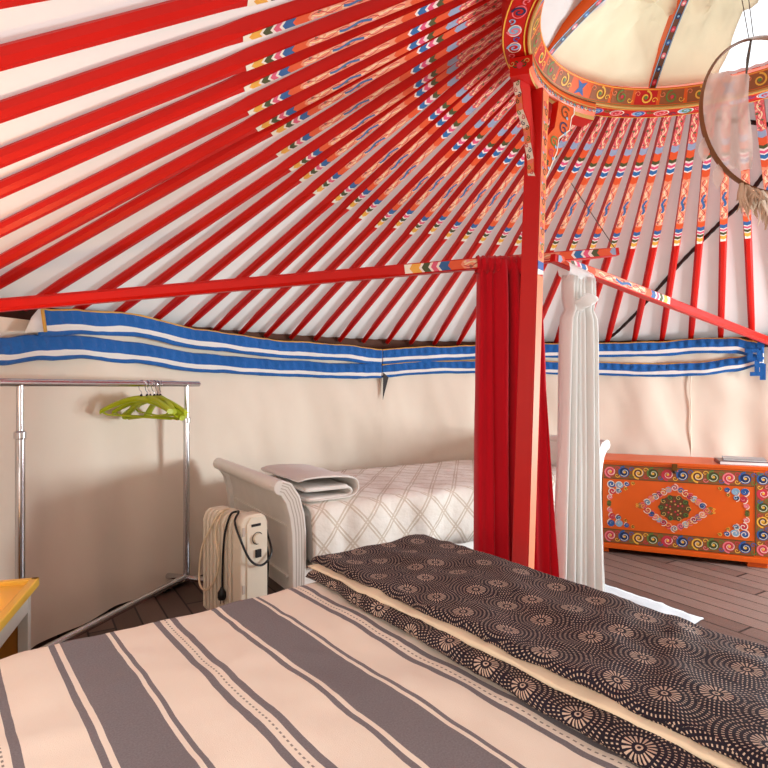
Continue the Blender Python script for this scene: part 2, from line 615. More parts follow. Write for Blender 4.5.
def liner(name, a, b, z0=0.03, z1=1.56, mat='liner', sag=None):
    m = MB()
    nu, nv = max(6, int(abs(b - a) / R(0.55))), 26
    def f(i, j):
        th = lerp(a, b, i / nu); t = j / nv
        z = lerp(z0, z1, t)
        fold = 0.013 * math.sin(th * 37 + 3 * fbm(th * 3, z * 0.4)) * (1 - 0.5 * t) + 0.030 * fbm(th * 7 + z * 0.9, z * 1.1, 3.3)
        bul = -0.05 * math.exp(-((t - 0.12) / 0.16) ** 2) * (0.5 + 0.5 * fbm(th * 2.2, 1.7))
        edge = 0.0
        return pol(th, 2.965 + fold + bul + edge, z + 0.012 * fbm(th * 6, 9.0) * (1 - t))
    m.grid(nu, nv, f, mat, uv=lambda i, j: (i / nu, j / nv))
    return m


SEAM1, SEAM2 = R(-25.6), R(34.6)
walls = {}
for nm, a, b in (('wall_left', R(-118), SEAM1), ('wall_back', SEAM1, SEAM2), ('wall_right', SEAM2, DOOR_A)):
    w = struct(liner(nm, a, b).build(nm))
    walls[nm] = w
    s = wall_shell('felt', a, b).build('felt_layer', w)
w = struct(liner('wall_front', DOOR_B, R(360) + BACK_A).build('wall_front'))
wall_shell('felt', DOOR_B, R(360) + BACK_A).build('felt_layer', w)

# soft sewn seams in the liner
for th_, par, zt_ in ((SEAM1, 'wall_back', 1.36), (R(25.5), 'wall_back', 1.34)):
    MB().tube([pol(th_ + 0.0012 * math.sin(q * 1.3), 2.957 + 0.004 * math.sin(q * 0.9), 0.05 + (zt_ - 0.05) * q / 20) for q in range(21)], 0.005, 'liner', 6).build('seam', walls[par])
# the dark slit where two liner panels part
m = MB()
th0 = SEAM1 + R(0.15)
for a_, z0_, z1_ in ((0, 1.20, 1.36),):
    m.patch([(-0.001, 1.14), (0.008, 1.27), (0.012, 1.33), (0.0, 1.37)], lambda a, z, d: pol(th0 + a * 1.4, 2.925 - d, z), 'hose', 0.0)
m.build('open_slit', walls['wall_left'])

def doorway(name, a, b, h):
    d = struct(MB().box(pol(a, 3.03, h / 2), (0.09, 0.09, h), 'orange').box(pol(b, 3.03, h / 2), (0.09, 0.09, h), 'orange').build(name, smooth=False, bev=0.006))
    p0, p1 = pol(a, 3.03, h + 0.03), pol(b, 3.03, h + 0.03)
    X = (p1 - p0).normalized()
    MB().box((p0 + p1) / 2, ((p1 - p0).length + 0.1, 0.09, 0.09), 'orange', X=X, Y=Vector((0, 0, 1)).cross(X)).build('lintel', d, smooth=False, bev=0.006)
    return d
doorway('door_1', DOOR_A, DOOR_B, 1.56)
doorway('added_rear_opening', BACK_A, BACK_B, 1.56)  # unseen frame round the opening added for the fill light

# roof canvas
m = MB()
NP = 88
DTH = 2 * PI / NP
TH0 = -0.197
def pole_z(r, up=0.0):
    t = (3.0 - r) / (3.0 - RING_R)
    return lerp(WT, SLOPE_Z1, t) + up
nu, nv = NP * 4, 14
def roof(i, j):
    th = TH0 + i * DTH / 4
    r = lerp(3.10, 0.80, j / nv)
    sag = -0.006 * (0.5 - 0.5 * math.cos(2 * PI * (i % 4) / 4)) + 0.004 * fbm(th * 9, r * 3)
    return pol(th, r, pole_z(r, 0.058) + sag)
m.grid(nu, nv, roof, 'canvas', close_u=True, flip=True)
struct(m.build('ceiling'))

# ------------------------------------------------------------------ blue striped borders on the liner
FX, Y0 = 575.0, 387.0
def wall_hit(px, r=2.94):
    k_ = (px - 384) / FX
    A = 1 + k_ * k_; B = -2 * (k_ * CX + CY); C = CX * CX + CY * CY - r * r
    y = (-B + math.sqrt(B * B - 4 * A * C)) / (2 * A)
    return k_ * y, y
def prof(tab):
    out = []
    for px, py in tab:
        x, y = wall_hit(px)
        out.append((math.atan2(x - CX, y - CY), CAM_Z + (Y0 - py) / FX * y))
    return sorted(out)

UP = prof([(34, 308), (80, 310), (127, 313), (202, 330), (288, 341), (340, 344.5), (378, 349), (430, 346.5), (500, 344), (593, 343), (650, 342), (700, 338.5), (735, 337.5), (752, 341), (764, 344)])
LO = prof([(-40, 342), (0, 338), (40, 335), (80, 336), (130, 342), (202, 354), (288, 360.5), (340, 363.5), (378, 364), (430, 360.5), (500, 360), (593, 362), (650, 363.5), (700, 362), (735, 357), (764, 351)])
def border(parent, name, tab, a, b, r, hgt, frac):
    m = MB()
    rows = [0, 0.07, 0.2, 0.34, 0.48, 0.61, 0.70, 0.82, 0.91, 1.0]
    mats = ['yellow_cloth', 'blue_cloth', 'blue_cloth', 'blue_cloth', 'blue_cloth', 'stripe_white', 'stripe_white', 'blue_cloth', 'blue_cloth']
    if not frac: mats[0] = 'blue_cloth'
    nu = int((b - a) / R(0.3))
    def f(i, j):
        th = lerp(a, b, i / nu); t = rows[j]
        zt = interp(tab, th)
        puck = 0.006 * math.sin(th * 260 + 3 * fbm(th * 20, 1)) * math.sin(PI * min(1, t / 0.62)) if t < 0.62 else 0
        bell = 0.016 * math.sin(PI * min(1, t))
        z = zt - hgt * t + 0.006 * fbm(th * 14, t * 2 + 5)
        return pol(th, r - bell - puck + 0.012 * fbm(th * 8, t + 2), z)
    m.grid(nu, len(rows) - 1, f, lambda i, j: mats[j])
    return m.build(name, parent, solid=0.003)
thL = UP[0][0]; thR = UP[-1][0]
border(walls['wall_left'], 'striped_border', UP, thL, SEAM1 - R(0.1), 2.925, 0.128, True)
border(walls['wall_left'], 'striped_border', LO, R(-108), SEAM1 - R(0.1), 2.935, 0.118, False)
border(walls['wall_back'], 'striped_border', UP, SEAM1, thR, 2.925, 0.122, True)
border(walls['wall_back'], 'striped_border', LO, SEAM1, thR, 2.935, 0.112, True)
# turned-back white corner of the border at the left
m = MB()
c0 = pol(thL, 2.90, UP[0][1]); 
m.patch([(0, 0), (0.02, -0.11), (-0.075, -0.125), (-0.04, -0.05)], lambda a, b, d: pol(thL + a * 0.4 - 0.002, 2.905, UP[0][1] + 0.0 + b), 'stripe_white')
m.ribbon([(0.006, -0.005), (0.022, -0.11)], 0.018, lambda a, b, d: pol(thL + a * 0.4, 2.90, UP[0][1] + b), 'yellow_cloth')
m.build('turned_corner', walls['wall_left'], solid=0.003)
# key-shaped blue motifs at the right end
m = MB()
xr, yr = wall_hit(757)
for (px, py, w_, h_) in ((752, 351, 12, 4), (760, 356, 5, 12), (750, 357, 5, 8), (757, 367, 4, 12), (763, 372, 5, 16), (756, 374, 10, 4), (760, 366, 9, 3), (761, 345, 6, 5)):
    x, y = wall_hit(px); th = math.atan2(x - CX, y - CY); z = CAM_Z + (Y0 - py) / FX * y
    s = y / FX
    m.box(pol(th, 2.905, z), (w_ * s, 0.006, h_ * s), 'blue_cloth', X=(math.cos(th), -math.sin(th), 0), Y=(math.sin(th), math.cos(th), 0))
m.build('key_motif', walls['wall_back'], smooth=False)

# ------------------------------------------------------------------ roof poles
def pole_mesh(parent_name):
    pass

def make_pole(thb, tht, rt, label, group):
    """thb: bearing at the wall; tht, rt: bearing and radius where the painting ends"""
    base = pol(thb, 3.0, WT)
    root = thing('roof_pole', base, label, 'roof pole', group)
    W0, T0_ = pol(thb, 3.0), pol(tht, rt)
    fl = (T0_ - W0).normalized()
    q = W0 - Vector((CX, CY, 0))
    bq = q.dot(fl); cq = q.length_squared - (RING_R - 0.012) ** 2
    tin = -bq - math.sqrt(max(0.0, bq * bq - cq))
    B = W0 + fl * tin; A = W0 - fl * 0.05
    B.z = pole_z(RING_R - 0.012); A.z = pole_z(3.05)
    ax = (A - B).normalized()
    side = Vector((-fl.y, fl.x, 0))
    STIP = (T0_ - W0 - fl * tin).length * (A - B).length / (tin + 0.05) + 0.01
    DV = 1.19 - STIP
    upv = side.cross(ax).normalized()
    if upv.z < 0: upv = -upv
    L = (A - B).length
    m = MB()
    # stations: square painted part near the ring, rounder part towards the wall
    st = [(0, 0.019, 0.042, 0.003), (0.25, 0.020, 0.046, 0.003), (STIP - 0.03, 0.0215, 0.048, 0.004), (STIP + 0.05, 0.0225, 0.048, 0.012), (L - 0.25, 0.0225, 0.046, 0.014), (L, 0.018, 0.036, 0.012)]
    def sec(w, h, c):
        return [(-w + c, 0), (w - c, 0), (w, c), (w, h - c), (w - c, h), (-w + c, h), (-w, h - c), (-w, c)]
    def f(i, j):
        s, w, h, c = st[j]
        x, y = sec(w, h, c)[i]
        return B + ax * s + side * x + upv * y
    m.grid(8, len(st) - 1, f, 'red', close_u=True)
    b0 = 0
    ns = len(st)
    m.face([i * ns for i in range(8)], 'red'); m.face([i * ns + ns - 1 for i in reversed(range(8))], 'red')
    m.build('shaft', root, angle=30)
    p = MB()
    k = 8
    def g(i, j):
        s = STIP * j / k
        w = lerp(0.0185, 0.0205, j / k)
        if j == k: w *= 0.75
        return B + ax * s + side * (lerp(-w, w, i / 4)) - upv * 0.0015
    p.grid(4, k, g, 'pole_paint', uv=lambda i, j: (lerp(-0.02, 0.02, i / 4), DV + STIP * j / k), flip=True)
    p.build('painted_underside', root, smooth=False)
    return root

ORD = ['zeroth', 'first', 'second', 'third', 'fourth', 'fifth', 'sixth', 'seventh', 'eighth', 'ninth', 'tenth', 'eleventh', 'twelfth', 'thirteenth',
       'fourteenth', 'fifteenth', 'sixteenth', 'seventeenth', 'eighteenth', 'nineteenth', 'twentieth', 'twenty-first', 'twenty-second', 'twenty-third',
       'twenty-fourth', 'twenty-fifth', 'twenty-sixth', 'twenty-seventh', 'twenty-eighth', 'twenty-ninth', 'thirtieth', 'thirty-first', 'thirty-second',
       'thirty-third', 'thirty-fourth', 'thirty-fifth', 'thirty-sixth']
# the poles on the left are set a little unevenly: bearing of the painting's end and its radius, counted from the post
TIPS = [(0, 1.83), (-1, 1.83), (-2, 1.83), (-3, 1.83), (-4, 1.83), (-5.05, 1.81), (-6, 1.84), (-7.1, 1.82), (-8.05, 1.85), (-9.25, 1.82), (-10.31, 1.79), (-11.3, 1.79),
        (-12.58, 1.79), (-13.8, 1.77), (-14.76, 1.757), (-16.0, 1.745), (-17.28, 1.706), (-17.95, 1.74), (-18.97, 1.735), (-20.2, 1.717), (-21.12, 1.696), (-22.4, 1.696),
        (-23.73, 1.69), (-25.1, 1.70), (-26.3, 1.69), (-27.6, 1.70), (-28.7, 1.70), (-29.9, 1.70), (-31.0, 1.70), (-32.1, 1.70)]
for kk in range(1 - len(TIPS), 17):
    if kk <= 0:
        kt, rt = TIPS[-kk]
        kb = kk if kk >= -10 else lerp(kk, kt, min(1, (-10 - kk) / 4))
    else:
        kt, rt, kb = kk, 1.862 if kk > 1 else 1.83, kk
    if kk <= 0:
        lab = 'red roof pole with painted underside, %s to the left of the red support post' % ORD[1 - kk]
    elif kk == 1:
        lab = 'red roof pole with painted underside passing directly behind the red support post'
    else:
        lab = 'red roof pole with painted underside, %s to the right of the red support post' % ORD[kk - 1]
    make_pole(TH0 + kb * DTH, TH0 + kt * DTH, rt, lab, 'roof poles radiating from the crown ring')

# ------------------------------------------------------------------ crown ring
HZ = 2.594                     # underside of the ring
RI, RO = 0.706, 0.812
crown = thing('crown_ring', (CX, CY, HZ), 'round orange crown ring with painted scrolls and arched spokes at the roof top', 'roof crown')
m = MB()
prof_ring = [(RI, HZ), (RO, HZ), (RO, HZ + 0.14), (RO - 0.03, HZ + 0.14), (RI - 0.01, HZ + 0.078), (0.6645, HZ + 0.072)]
rm = ['red', 'red', 'red', 'orange', 'orange', 'orange']
ns = 96
m.grid(ns, 6, lambda i, j: pol(2 * PI * i / ns, prof_ring[j % 6][0], prof_ring[j % 6][1]), lambda i, j: rm[j], close_u=True, close_v=True)
m.build('rim', crown, angle=30)
# lip moulding
lip = MB()
pts = [pol(2 * PI * i / ns, RI + 0.004, HZ - 0.001) for i in range(ns)]
lip.grid(ns, 6, lambda i, j: pol(2 * PI * i / ns, RI + 0.003 + 0.006 * math.cos(2 * PI * j / 6), HZ - 0.001 + 0.006 * math.sin(2 * PI * j / 6)), 'p_gold', close_u=True, close_v=True)
lip.build('lip_moulding', crown)
# scroll painting on the inner face and underside
def inner_face(a, b, off):     # a metres along, b 0..1 up the face
    th = a / 0.69
    r = lerp(RI, 0.6645, b) - off
    return pol(th, r, HZ + 0.072 * b - off * 0.3)
def under_face(a, b, off):     # b 0..1 outward
    th = a / 0.76
    return pol(th, lerp(RI + 0.012, RO, b), HZ - off)
class Scaled:
    """maps metre-by-metre 2-D drawing onto a face whose second axis runs 0..1"""
    def __init__(self, fn, h): self.fn, self.h = fn, h
    def __call__(self, a, b, off): return self.fn(a, b / self.h, off)
inn = Scaled(inner_face, 0.083); und = Scaled(under_face, 0.094)
orn = MB()
cyc = ['p_yellow', 'p_green', 'p_yellow', 'p_rose', 'p_yellow', 'p_green']
NS = 36
circ = 2 * PI * 0.69
for q in range(NS):
    a = circ * q / NS
    if q % 6 == 3:
        orn.patch([(a - 0.03, 0.012), (a - 0.012, 0.0415), (a - 0.03, 0.07), (a, 0.06), (a + 0.03, 0.07), (a + 0.012, 0.0415), (a + 0.03, 0.012), (a, 0.024)], inn, 'p_blue')
        continue
    orn.ribbon([(a - 0.052 + 0.013 * i, 0.042) for i in range(9)], 0.060, inn, 'p_band' if q % 3 else 'red_deep', 0.0008)
    sg = 1 if q % 2 else -1
    orn.spiral(a, 0.042, 0.029, PI * 0.5, 1.4, inn, cyc[q % 6], 0.008, 0.0022, sgn=sg)
    orn.spiral(a + 0.042, 0.03, 0.014, 0, 1.0, inn, 'p_yellow', 0.004, 0.0022, sgn=-sg)
    orn.spiral(a - 0.042, 0.056, 0.014, PI, 1.0, inn, 'salmon', 0.004, 0.0022, sgn=sg)
    orn.disc(a, 0.042, 0.008, 0.008, inn, 'p_rose' if q % 2 else 'p_green', 0.0026)
orn.ribbon([(circ * i / 96, 0.0065) for i in range(97)], 0.003, inn, 'p_green', 0.0022)
orn.ribbon([(circ * i / 96, 0.077) for i in range(97)], 0.003, inn, 'p_yellow', 0.0022)
orn.build('inner_scrollwork', crown, smooth=False)
orn = MB()
circ2 = 2 * PI * 0.76
NS2 = 44
cyc2 = ['p_blue', 'p_pink', 'p_green', 'p_navy', 'p_pink', 'p_sky']
for q in range(NS2):
    a = circ2 * q / NS2
    sg = 1 if q % 2 else -1
    orn.disc(a, 0.047, 0.036, 0.026, und, 'p_white' if q % 3 else 'p_pink', 0.0012)
    orn.disc(a, 0.047, 0.031, 0.021, und, 'red' if q % 2 else 'p_sky', 0.0016)
    orn.spiral(a, 0.047, 0.027, PI / 2, 1.3, und, cyc2[q % 6], 0.010, 0.002, sgn=sg)
    orn.spiral(a + 0.05, 0.05 + sg * 0.016, 0.017, 0, 1.0, und, cyc2[(q + 2) % 6], 0.006, 0.002, sgn=-sg)
orn.ribbon([(circ2 * i / 96, 0.009) for i in range(97)], 0.005, und, 'p_yellow', 0.002)
orn.ribbon([(circ2 * i / 96, 0.089) for i in range(97)], 0.005, und, 'p_yellow', 0.002)
orn.build('underside_scrollwork', crown, smooth=False)
# arched spokes and the hub
HUBZ = CAM_Z + 1.70
def spoke(phi):
    d = Vector((math.cos(phi), math.sin(phi), 0)); s = Vector((-d.y, d.x, 0))
    m = MB()
    N = 12
    def cpt(t):
        r = lerp(0.70, 0.05, t)
        z = HZ + 0.085 + (HUBZ - HZ - 0.085) * math.sin(t * PI / 2) ** 0.9
        return Vector((CX, CY, 0)) + d * r + Vector((0, 0, z))
    cs = [(-0.017, 0), (0.017, 0), (0.017, 0.06), (-0.017, 0.06)]
    sm = ['p_brown', 'orange', 'red', 'orange']
    m.grid(4, N, lambda i, j: cpt(j / N) + s * cs[i % 4][0] + Vector((0, 0, cs[i % 4][1])), lambda i, j: sm[i], close_u=True)
    o = m.build('spoke', crown, angle=30)
    p = MB()
    def f(a, b, off):
        t = a
        return cpt(t) + s * b - Vector((0, 0, off))
    for q in range(13):
        t = (q + 0.5) / 13
        p.disc(t, 0, 0.018, 0.010, f, ['p_rose', 'p_navy', 'p_pink', 'p_blue'][q % 4], 0.002)
        p.disc(t, 0, 0.007, 0.005, f, ['p_pink', 'p_sky', 'p_white', 'p_sky'][q % 4], 0.003)
    for e in (-0.014, 0.014):
        p.ribbon([(i / 14, e) for i in range(15)], 0.004, f, 'p_sky', 0.002)
    p.build('painted_underside', o, smooth=False)
for phi in (R(141), R(87), R(36), R(-14), R(-65), R(-116), R(192)):
    spoke(phi)
MB().lathe([(0.0, -0.02), (0.07, -0.02), (0.085, 0.0), (0.085, 0.09), (0.0, 0.09)], (CX, CY, HUBZ), 'p_brown').build('hub', crown)

# canvas laid over the crown, with an open triangle of sky at the right
m = MB()
nu, nv = 120, 26
def cover(i, j):
    rho = lerp(1.0, 0.0, j / nv)
    start = interp([(0.0, -30), (0.3, 5), (0.64, 46), (0.85, 59), (1.0, 64)], rho)
    phi = R(lerp(start, 360 - 50, i / nu))
    r = 0.70 * rho + 0.005
    z = HZ + 0.10 + (HUBZ + 0.10 - HZ - 0.10) * (1 - rho ** 2.1)
    t = math.sin(PI * (1 - rho))
    z += t * (0.055 * abs(math.sin(phi * 5.5 + 2.5 * fbm(phi * 1.5, rho * 1.5))) + 0.11 * fbm(phi * 2.6, rho * 3, 2.0, 4) - 0.02)
    return (CX + r * math.cos(phi), CY + r * math.sin(phi), z)
m.grid(nu, nv, cover, lambda i, j: 'crown_cloth' if lerp(64, 310, i / nu) < 141 else 'canvas')
tag(m.build('crown_cover', loc=(CX, CY, HZ + 0.1), solid=0.002), 'cream canvas cover over the crown ring, folded back to show sky', 'canvas cover')

# ------------------------------------------------------------------ support post with arc head and brackets
PX, PY = 0.660, 2.475
post = thing('support_post', (PX - 0.03, PY, 0), 'square red post with painted edge holding up the crown ring', 'post')
FN = Vector((-0.574, -0.819, 0)); RN = Vector((0.819, -0.574, 0))
LEAN = Vector((-0.048, 0.002, 0))
def post_pt(a, b, z):          # a along RN, b along -FN (into the picture)
    return Vector((PX, PY, z)) + RN * a - FN * b + LEAN * (1 - z / 2.5) * 1.6
m = MB()
hw, hd = 0.037, 0.037
m.grid(4, 6, lambda i, j: post_pt([-hw, hw, hw, -hw][i % 4], [-hd, -hd, hd, hd][i % 4], 2.515 * j / 6), 'red_deep', close_u=True)
m.face([0, 7, 14, 21], 'red_deep')
m.build('shaft', post, bev=0.004)
p = MB()
fR = lambda a, b, off: post_pt(hw + off, a * 1.12, b)
ZP = 1.785
p.patch([(-0.03, ZP), (0.03, ZP), (0.03, 2.51), (-0.03, 2.51)], fR, 'salmon', 0.0015)
for q in range(21):
    z = ZP + 0.03 + q * 0.032
    p.spiral(0.008 * (1 if q % 2 else -1), z, 0.018, 0.5, 1.2, fR, ['p_rose', 'p_green', 'p_pink', 'p_brown'][q % 4], 0.006, 0.0025, sgn=1 if q % 2 else -1)
    p.disc(-0.012 * (1 if q % 2 else -1), z + 0.014, 0.006, 0.006, fR, ['p_yellow', 'p_sky'][q % 2], 0.0026)
p.patch([(-0.03, ZP - 0.035), (0.03, ZP - 0.035), (0.03, ZP), (-0.03, ZP)], fR, 'p_blue', 0.0018)
p.patch([(-0.03, ZP - 0.06), (0.03, ZP - 0.05), (0.03, ZP - 0.035), (-0.03, ZP - 0.035)], fR, 'p_white', 0.0018)
p.build('painted_edge', post, smooth=False)
p = MB()
p.patch([(-0.031, 0.02), (0.031, 0.02), (0.031, ZP - 0.06), (-0.031, ZP - 0.06)], fR, 'salmon', 0.0012)  # doorway light on the lower right face, painted as a salmon strip
p.build('painted_lit_edge', post, smooth=False)
# arc head under the ring
m = MB()
A0, A1 = R(111), R(159)
def arc(i, r, z):
    ph = lerp(A0, A1, i)
    return Vector((CX + r * math.cos(ph), CY + r * math.sin(ph), z))
sec = [(0.700, HZ - 0.006), (0.700, HZ - 0.050), (0.712, HZ - 0.062), (0.712, HZ - 0.080), (0.79, HZ - 0.080), (0.79, HZ - 0.006)]
sm = ['orange', 'orange', 'p_gold', 'red', 'red', 'red']
m.grid(18, 6, lambda i, j: arc(i / 18, sec[j % 6][0], sec[j % 6][1]), lambda i, j: sm[j], close_v=True)
b0 = 0
m.face(list(range(6)), 'red'); m.face([18 * 6 + q for q in reversed(range(6))], 'red')
head = m.build('arc_head', post, angle=30)
p = MB()
fA = lambda a, b, off: arc(a / 0.594, 0.700 - off, HZ - 0.050 + b)
for q in range(24):
    a = 0.594 * (q + 0.5) / 24
    p.disc(a, 0.008, 0.010, 0.008, fA, ['p_white', 'p_sky'][q % 2], 0.002)
    p.spiral(a, 0.008, 0.008, 0, 1.0, fA, ['p_navy', 'p_rose', 'p_green'][q % 3], 0.004, 0.003)
p.ribbon([(0.594 * i / 20, 0.022) for i in range(21)], 0.005, fA, 'p_gold', 0.002)
p.ribbon([(0.594 * i / 20, 0.044) for i in range(21)], 0.006, fA, 'p_brown', 0.002)
p.build('chain_pattern', head, smooth=False)
p = MB()
tn = Vector((-math.sin(A1), math.cos(A1), 0))
fE = lambda a, b, off: arc(1.0, 0.75 + a, HZ - 0.042 + b) + tn * off
for sx in (-1, 1):
    p.spiral(sx * 0.018, 0.004, 0.015, PI / 2, 1.2, fE, 'p_dkgreen', 0.006, 0.002, sgn=sx)
    p.spiral(sx * 0.03, 0.012, 0.012, 0, 1.0, fE, 'p_gold', 0.004, 0.0025, sgn=-sx)
p.disc(0, 0.0, 0.012, 0.014, fE, 'p_rose', 0.0028)
p.build('end_flower', head, smooth=False)
# brackets on either side of the post
def bracket(dirv, reach, drop, face_mat, flip):
    d = Vector(dirv).normalized(); s = Vector((-d.y, d.x, 0))
    zt = HZ - 0.080
    def f(a, b, t): return post_pt(0, 0, zt) * 1.0 + d * a + s * t + Vector((0, 0, b))
    outer = [(0.03, -drop), (0.05, -drop * 0.93), (reach * 0.34, -drop * 0.78), (reach * 0.48, -drop * 0.62), (reach * 0.54, -drop * 0.45), (reach * 0.86, -drop * 0.3), (reach * 0.92, -0.05), (reach, -0.03), (reach, 0.0)]
    inner = [(0.034, 0.0), (0.05, -0.035), (0.052, -drop * 0.38), (0.036, -drop * 0.5), (0.03, -drop * 0.56)]
    poly = outer + [(reach * 0.52, 0.0), (reach * 0.5, -0.03), (reach * 0.4, -drop * 0.34), (0.045, -drop * 0.48), (0.03, -drop * 0.55)]
    m = MB()
    m.prism(poly, f, -0.017, 0.017, face_mat, 'red')
    o = m.build('bracket', post, smooth=False, bev=0.002)
    p = MB()
    for sgn in ((-1, 1) if not flip else ()):
        g = lambda a, b, off: f(a, b, sgn * (0.017 + off))
        for (a, b, r, c) in ((reach * 0.72, -0.045, 0.034, 'p_brown'), (reach * 0.66, -drop * 0.32, 0.032, 'p_navy'), (reach * 0.38, -drop * 0.52, 0.026, 'p_green'), (reach * 0.3, -drop * 0.67, 0.02, 'p_rose'), (0.042, -drop * 0.8, 0.012, 'p_dkgreen')):
            p.spiral(a, b, r, 0.6, 1.3, g, c, 0.008, 0.002)
            p.disc(a + 0.01, b - 0.02, 0.007, 0.007, g, 'p_sky', 0.0025)
        p.ribbon([(x - 0.004, z) for x, z in outer], 0.006, g, 'p_white', 0.0018)
    if not flip: p.build('bracket_scrollwork', o, smooth=False)
    e = MB()
    # painted outer edge strip
    e.grid(len(outer) - 1, 1, lambda i, j: f(outer[i][0] + 0.002, outer[i][1] - 0.002, (-0.0155, 0.0155)[j]), lambda i, j: 'p_white' if i > 5 else ('salmon' if i % 2 else 'p_white'))
    cum = [0.0]
    for (x0, z0), (x1, z1) in zip(outer, outer[1:]): cum.append(cum[-1] + math.hypot(x1 - x0, z1 - z0))
    def edge_pt(a, b, off):
        i = max(q for q in range(len(cum) - 1) if cum[q] <= max(0, min(a, cum[-1] - 1e-4)))
        t = (a - cum[i]) / (cum[i + 1] - cum[i])
        return f(lerp(outer[i][0], outer[i + 1][0], t) + 0.002 + off, lerp(outer[i][1], outer[i + 1][1], t) - 0.002, b)
    nn = 18
    for q in range(nn):
        a = cum[-1] * (q + 0.5) / nn
        sg = 1 if q % 2 else -1
        e.spiral(a, 0.004 * sg, 0.010, 0, 1.2, edge_pt, ['p_navy', 'p_rose', 'p_green', 'p_pink', 'p_dkgreen'][q % 5], 0.004, 0.0015, n=12, sgn=sg)
    e.build('bracket_edge', o, smooth=False)
bracket((0.80, 0.60, 0), 0.24, 0.37, 'orange', False)
bracket((-0.74, -0.67, 0), 0.15, 0.38, 'red', True)

# ------------------------------------------------------------------ curtain rods (painted poles) tied to the post
def rod(A, B, label, wid, paint_from):
    A, B = Vector(A), Vector(B)       # A at the post end, B at the wall
    ax = (B - A).normalized(); L = (B - A).length
    side = ax.cross(Vector((0, 0, 1))).normalized(); upv = side.cross(ax).normalized()
    root = thing('curtain_rod', A, label, 'curtain rod', None)
    m = MB()
    st = [(0, wid * 0.36), (0.15, wid * 0.44), (0.75, wid * 0.5), (1.08, wid * 0.5), (1.16, wid * 0.52), (L, wid * 0.5)]
    def f(i, j):
        s, w = st[j]; c = w * (0.18 if s < 1.1 else 0.45)
        sc = [(-w + c, -w), (w - c, -w), (w, -w + c), (w, w - c), (w - c, w), (-w + c, w), (-w, w - c), (-w, -w + c)][i % 8]
        return A + ax * s + side * sc[0] + upv * sc[1]
    m.grid(8, len(st) - 1, f, 'red', close_u=True)
    n5 = len(st)
    m.face([i * n5 for i in range(8)], 'red'); m.face([i * n5 + n5 - 1 for i in reversed(range(8))], 'red')
    m.build('shaft', root, angle=30)
    for sg in (-1, 1):
        p = MB()
        K = 8
        def g(i, j):
            s = 0.02 + 1.04 * j / K
            w = lerp(wid * 0.40, wid * 0.50, min(1, s / 0.7))
            return A + ax * s + side * (sg * (w + 0.0012)) + upv * lerp(-w * 0.8, w * 0.8, i / 4)
        p.grid(4, K, g, 'pole_paint', uv=lambda i, j: (lerp(-0.02, 0.02, i / 4), lerp(0.36, 1.19, j / K)), flip=sg > 0)
        p.build('painted_side', root, smooth=False)
    return root
def at(px, py, y): return Vector(((px - 384) / FX * y, y, CAM_Z + (Y0 - py) / FX * y))
rod(at(617, 252, 2.76), at(-42, 309, 2.22), 'long red curtain rod running from the post to the left wall', 0.050, 0)
rod(at(552, 258, 2.66), at(782, 346, 4.38), 'long red curtain rod sloping from the post to the right wall', 0.050, 0)

# ------------------------------------------------------------------ curtains
def curtain(name, label, cat, spine_top, spine_bot, ztop, zbot, mat, folds, amp, gather=None, seed=0, ns=90, nz=44, stop=None):
    """spine_* : (start, end) points in plan; loft of a pleated line"""
    m = MB()
    def f(i, j):
        u = i / ns; t = j / nz                  # t 0 top .. 1 bottom
        tt = t ** 0.7
        w = gather(t) if gather else 1.0
        a = Vector(spine_top[0]).lerp(Vector(spine_bot[0]), tt); b = Vector(spine_top[1]).lerp(Vector(spine_bot[1]), tt)
        c = (a + b) / 2
        a = c + (a - c) * w; b = c + (b - c) * w
        p = a.lerp(b, u)
        d = (b - a).normalized(); nrm = Vector((-d.y, d.x))
        ph = folds * 2 * PI * u + 1.4 * fbm(u * 3, t * 0.8, seed) + 0.8 * t
        am = amp * (0.75 + 0.5 * fbm(u * 4, seed, t))
        o = am * math.sin(ph) + amp * 0.35 * math.sin(2.3 * ph + 1 + seed)
        p = p + nrm * o + d * (amp * 0.35 * math.cos(ph))
        z = lerp(ztop, zbot, t) + 0.006 * fbm(u * 9, seed)
        return (p.x, p.y, z)
    m.grid(ns, nz, f, mat, uv=lambda i, j: (i / ns, j / nz))
    c = (Vector(spine_bot[0]) + Vector(spine_bot[1])) / 2
    root = thing(name, (c.x, c.y, zbot), label, cat)
    o = m.build('cloth', root, solid=0.0025, angle=180)
    return root
rc = curtain('red_curtain', 'long red curtain gathered beside the red support post', 'curtain', ((0.415, 2.63), (0.70, 2.62)), ((0.400, 2.64), (0.825, 2.67)), 1.825, 0.03, 'red_cloth', 4.5, 0.050, seed=2)
hd = MB()
hd.grid(30, 10, lambda i, j: (lerp(0.42, 0.70, i / 30), 2.628 + 0.046 * math.cos(2 * PI * j / 10) * (1 + 0.15 * math.sin(i * 1.9)), 1.806 + 0.042 * math.sin(2 * PI * j / 10) + 0.005 * math.sin(i * 2.3)), 'red_cloth', close_v=True)
hd.build('rod_pocket', rc)
wc = curtain('white_curtain', 'sheer white curtain knotted and hanging on the right curtain rod', 'curtain', ((0.850, 2.70), (1.015, 2.80)), ((0.805, 2.74), (1.085, 2.82)), 1.775, 0.03, 'sheer', 5.0, 0.026,
             gather=lambda t: interp([(0, 1.0), (0.06, 0.95), (0.085, 0.72), (0.12, 1.0), (0.4, 0.95), (1, 1.0)], t), seed=5)
kn = MB()
def knot(i, j):
    a, b = 2 * PI * i / 18, PI * j / 8
    r = 0.040 * (1 + 0.25 * math.sin(3 * a + 2 * b))
    return (0.945 + r * 1.45 * math.sin(b) * math.cos(a), 2.725 + r * math.sin(b) * math.sin(a), 1.650 + 0.034 * math.cos(b) + 0.012 * math.cos(a))
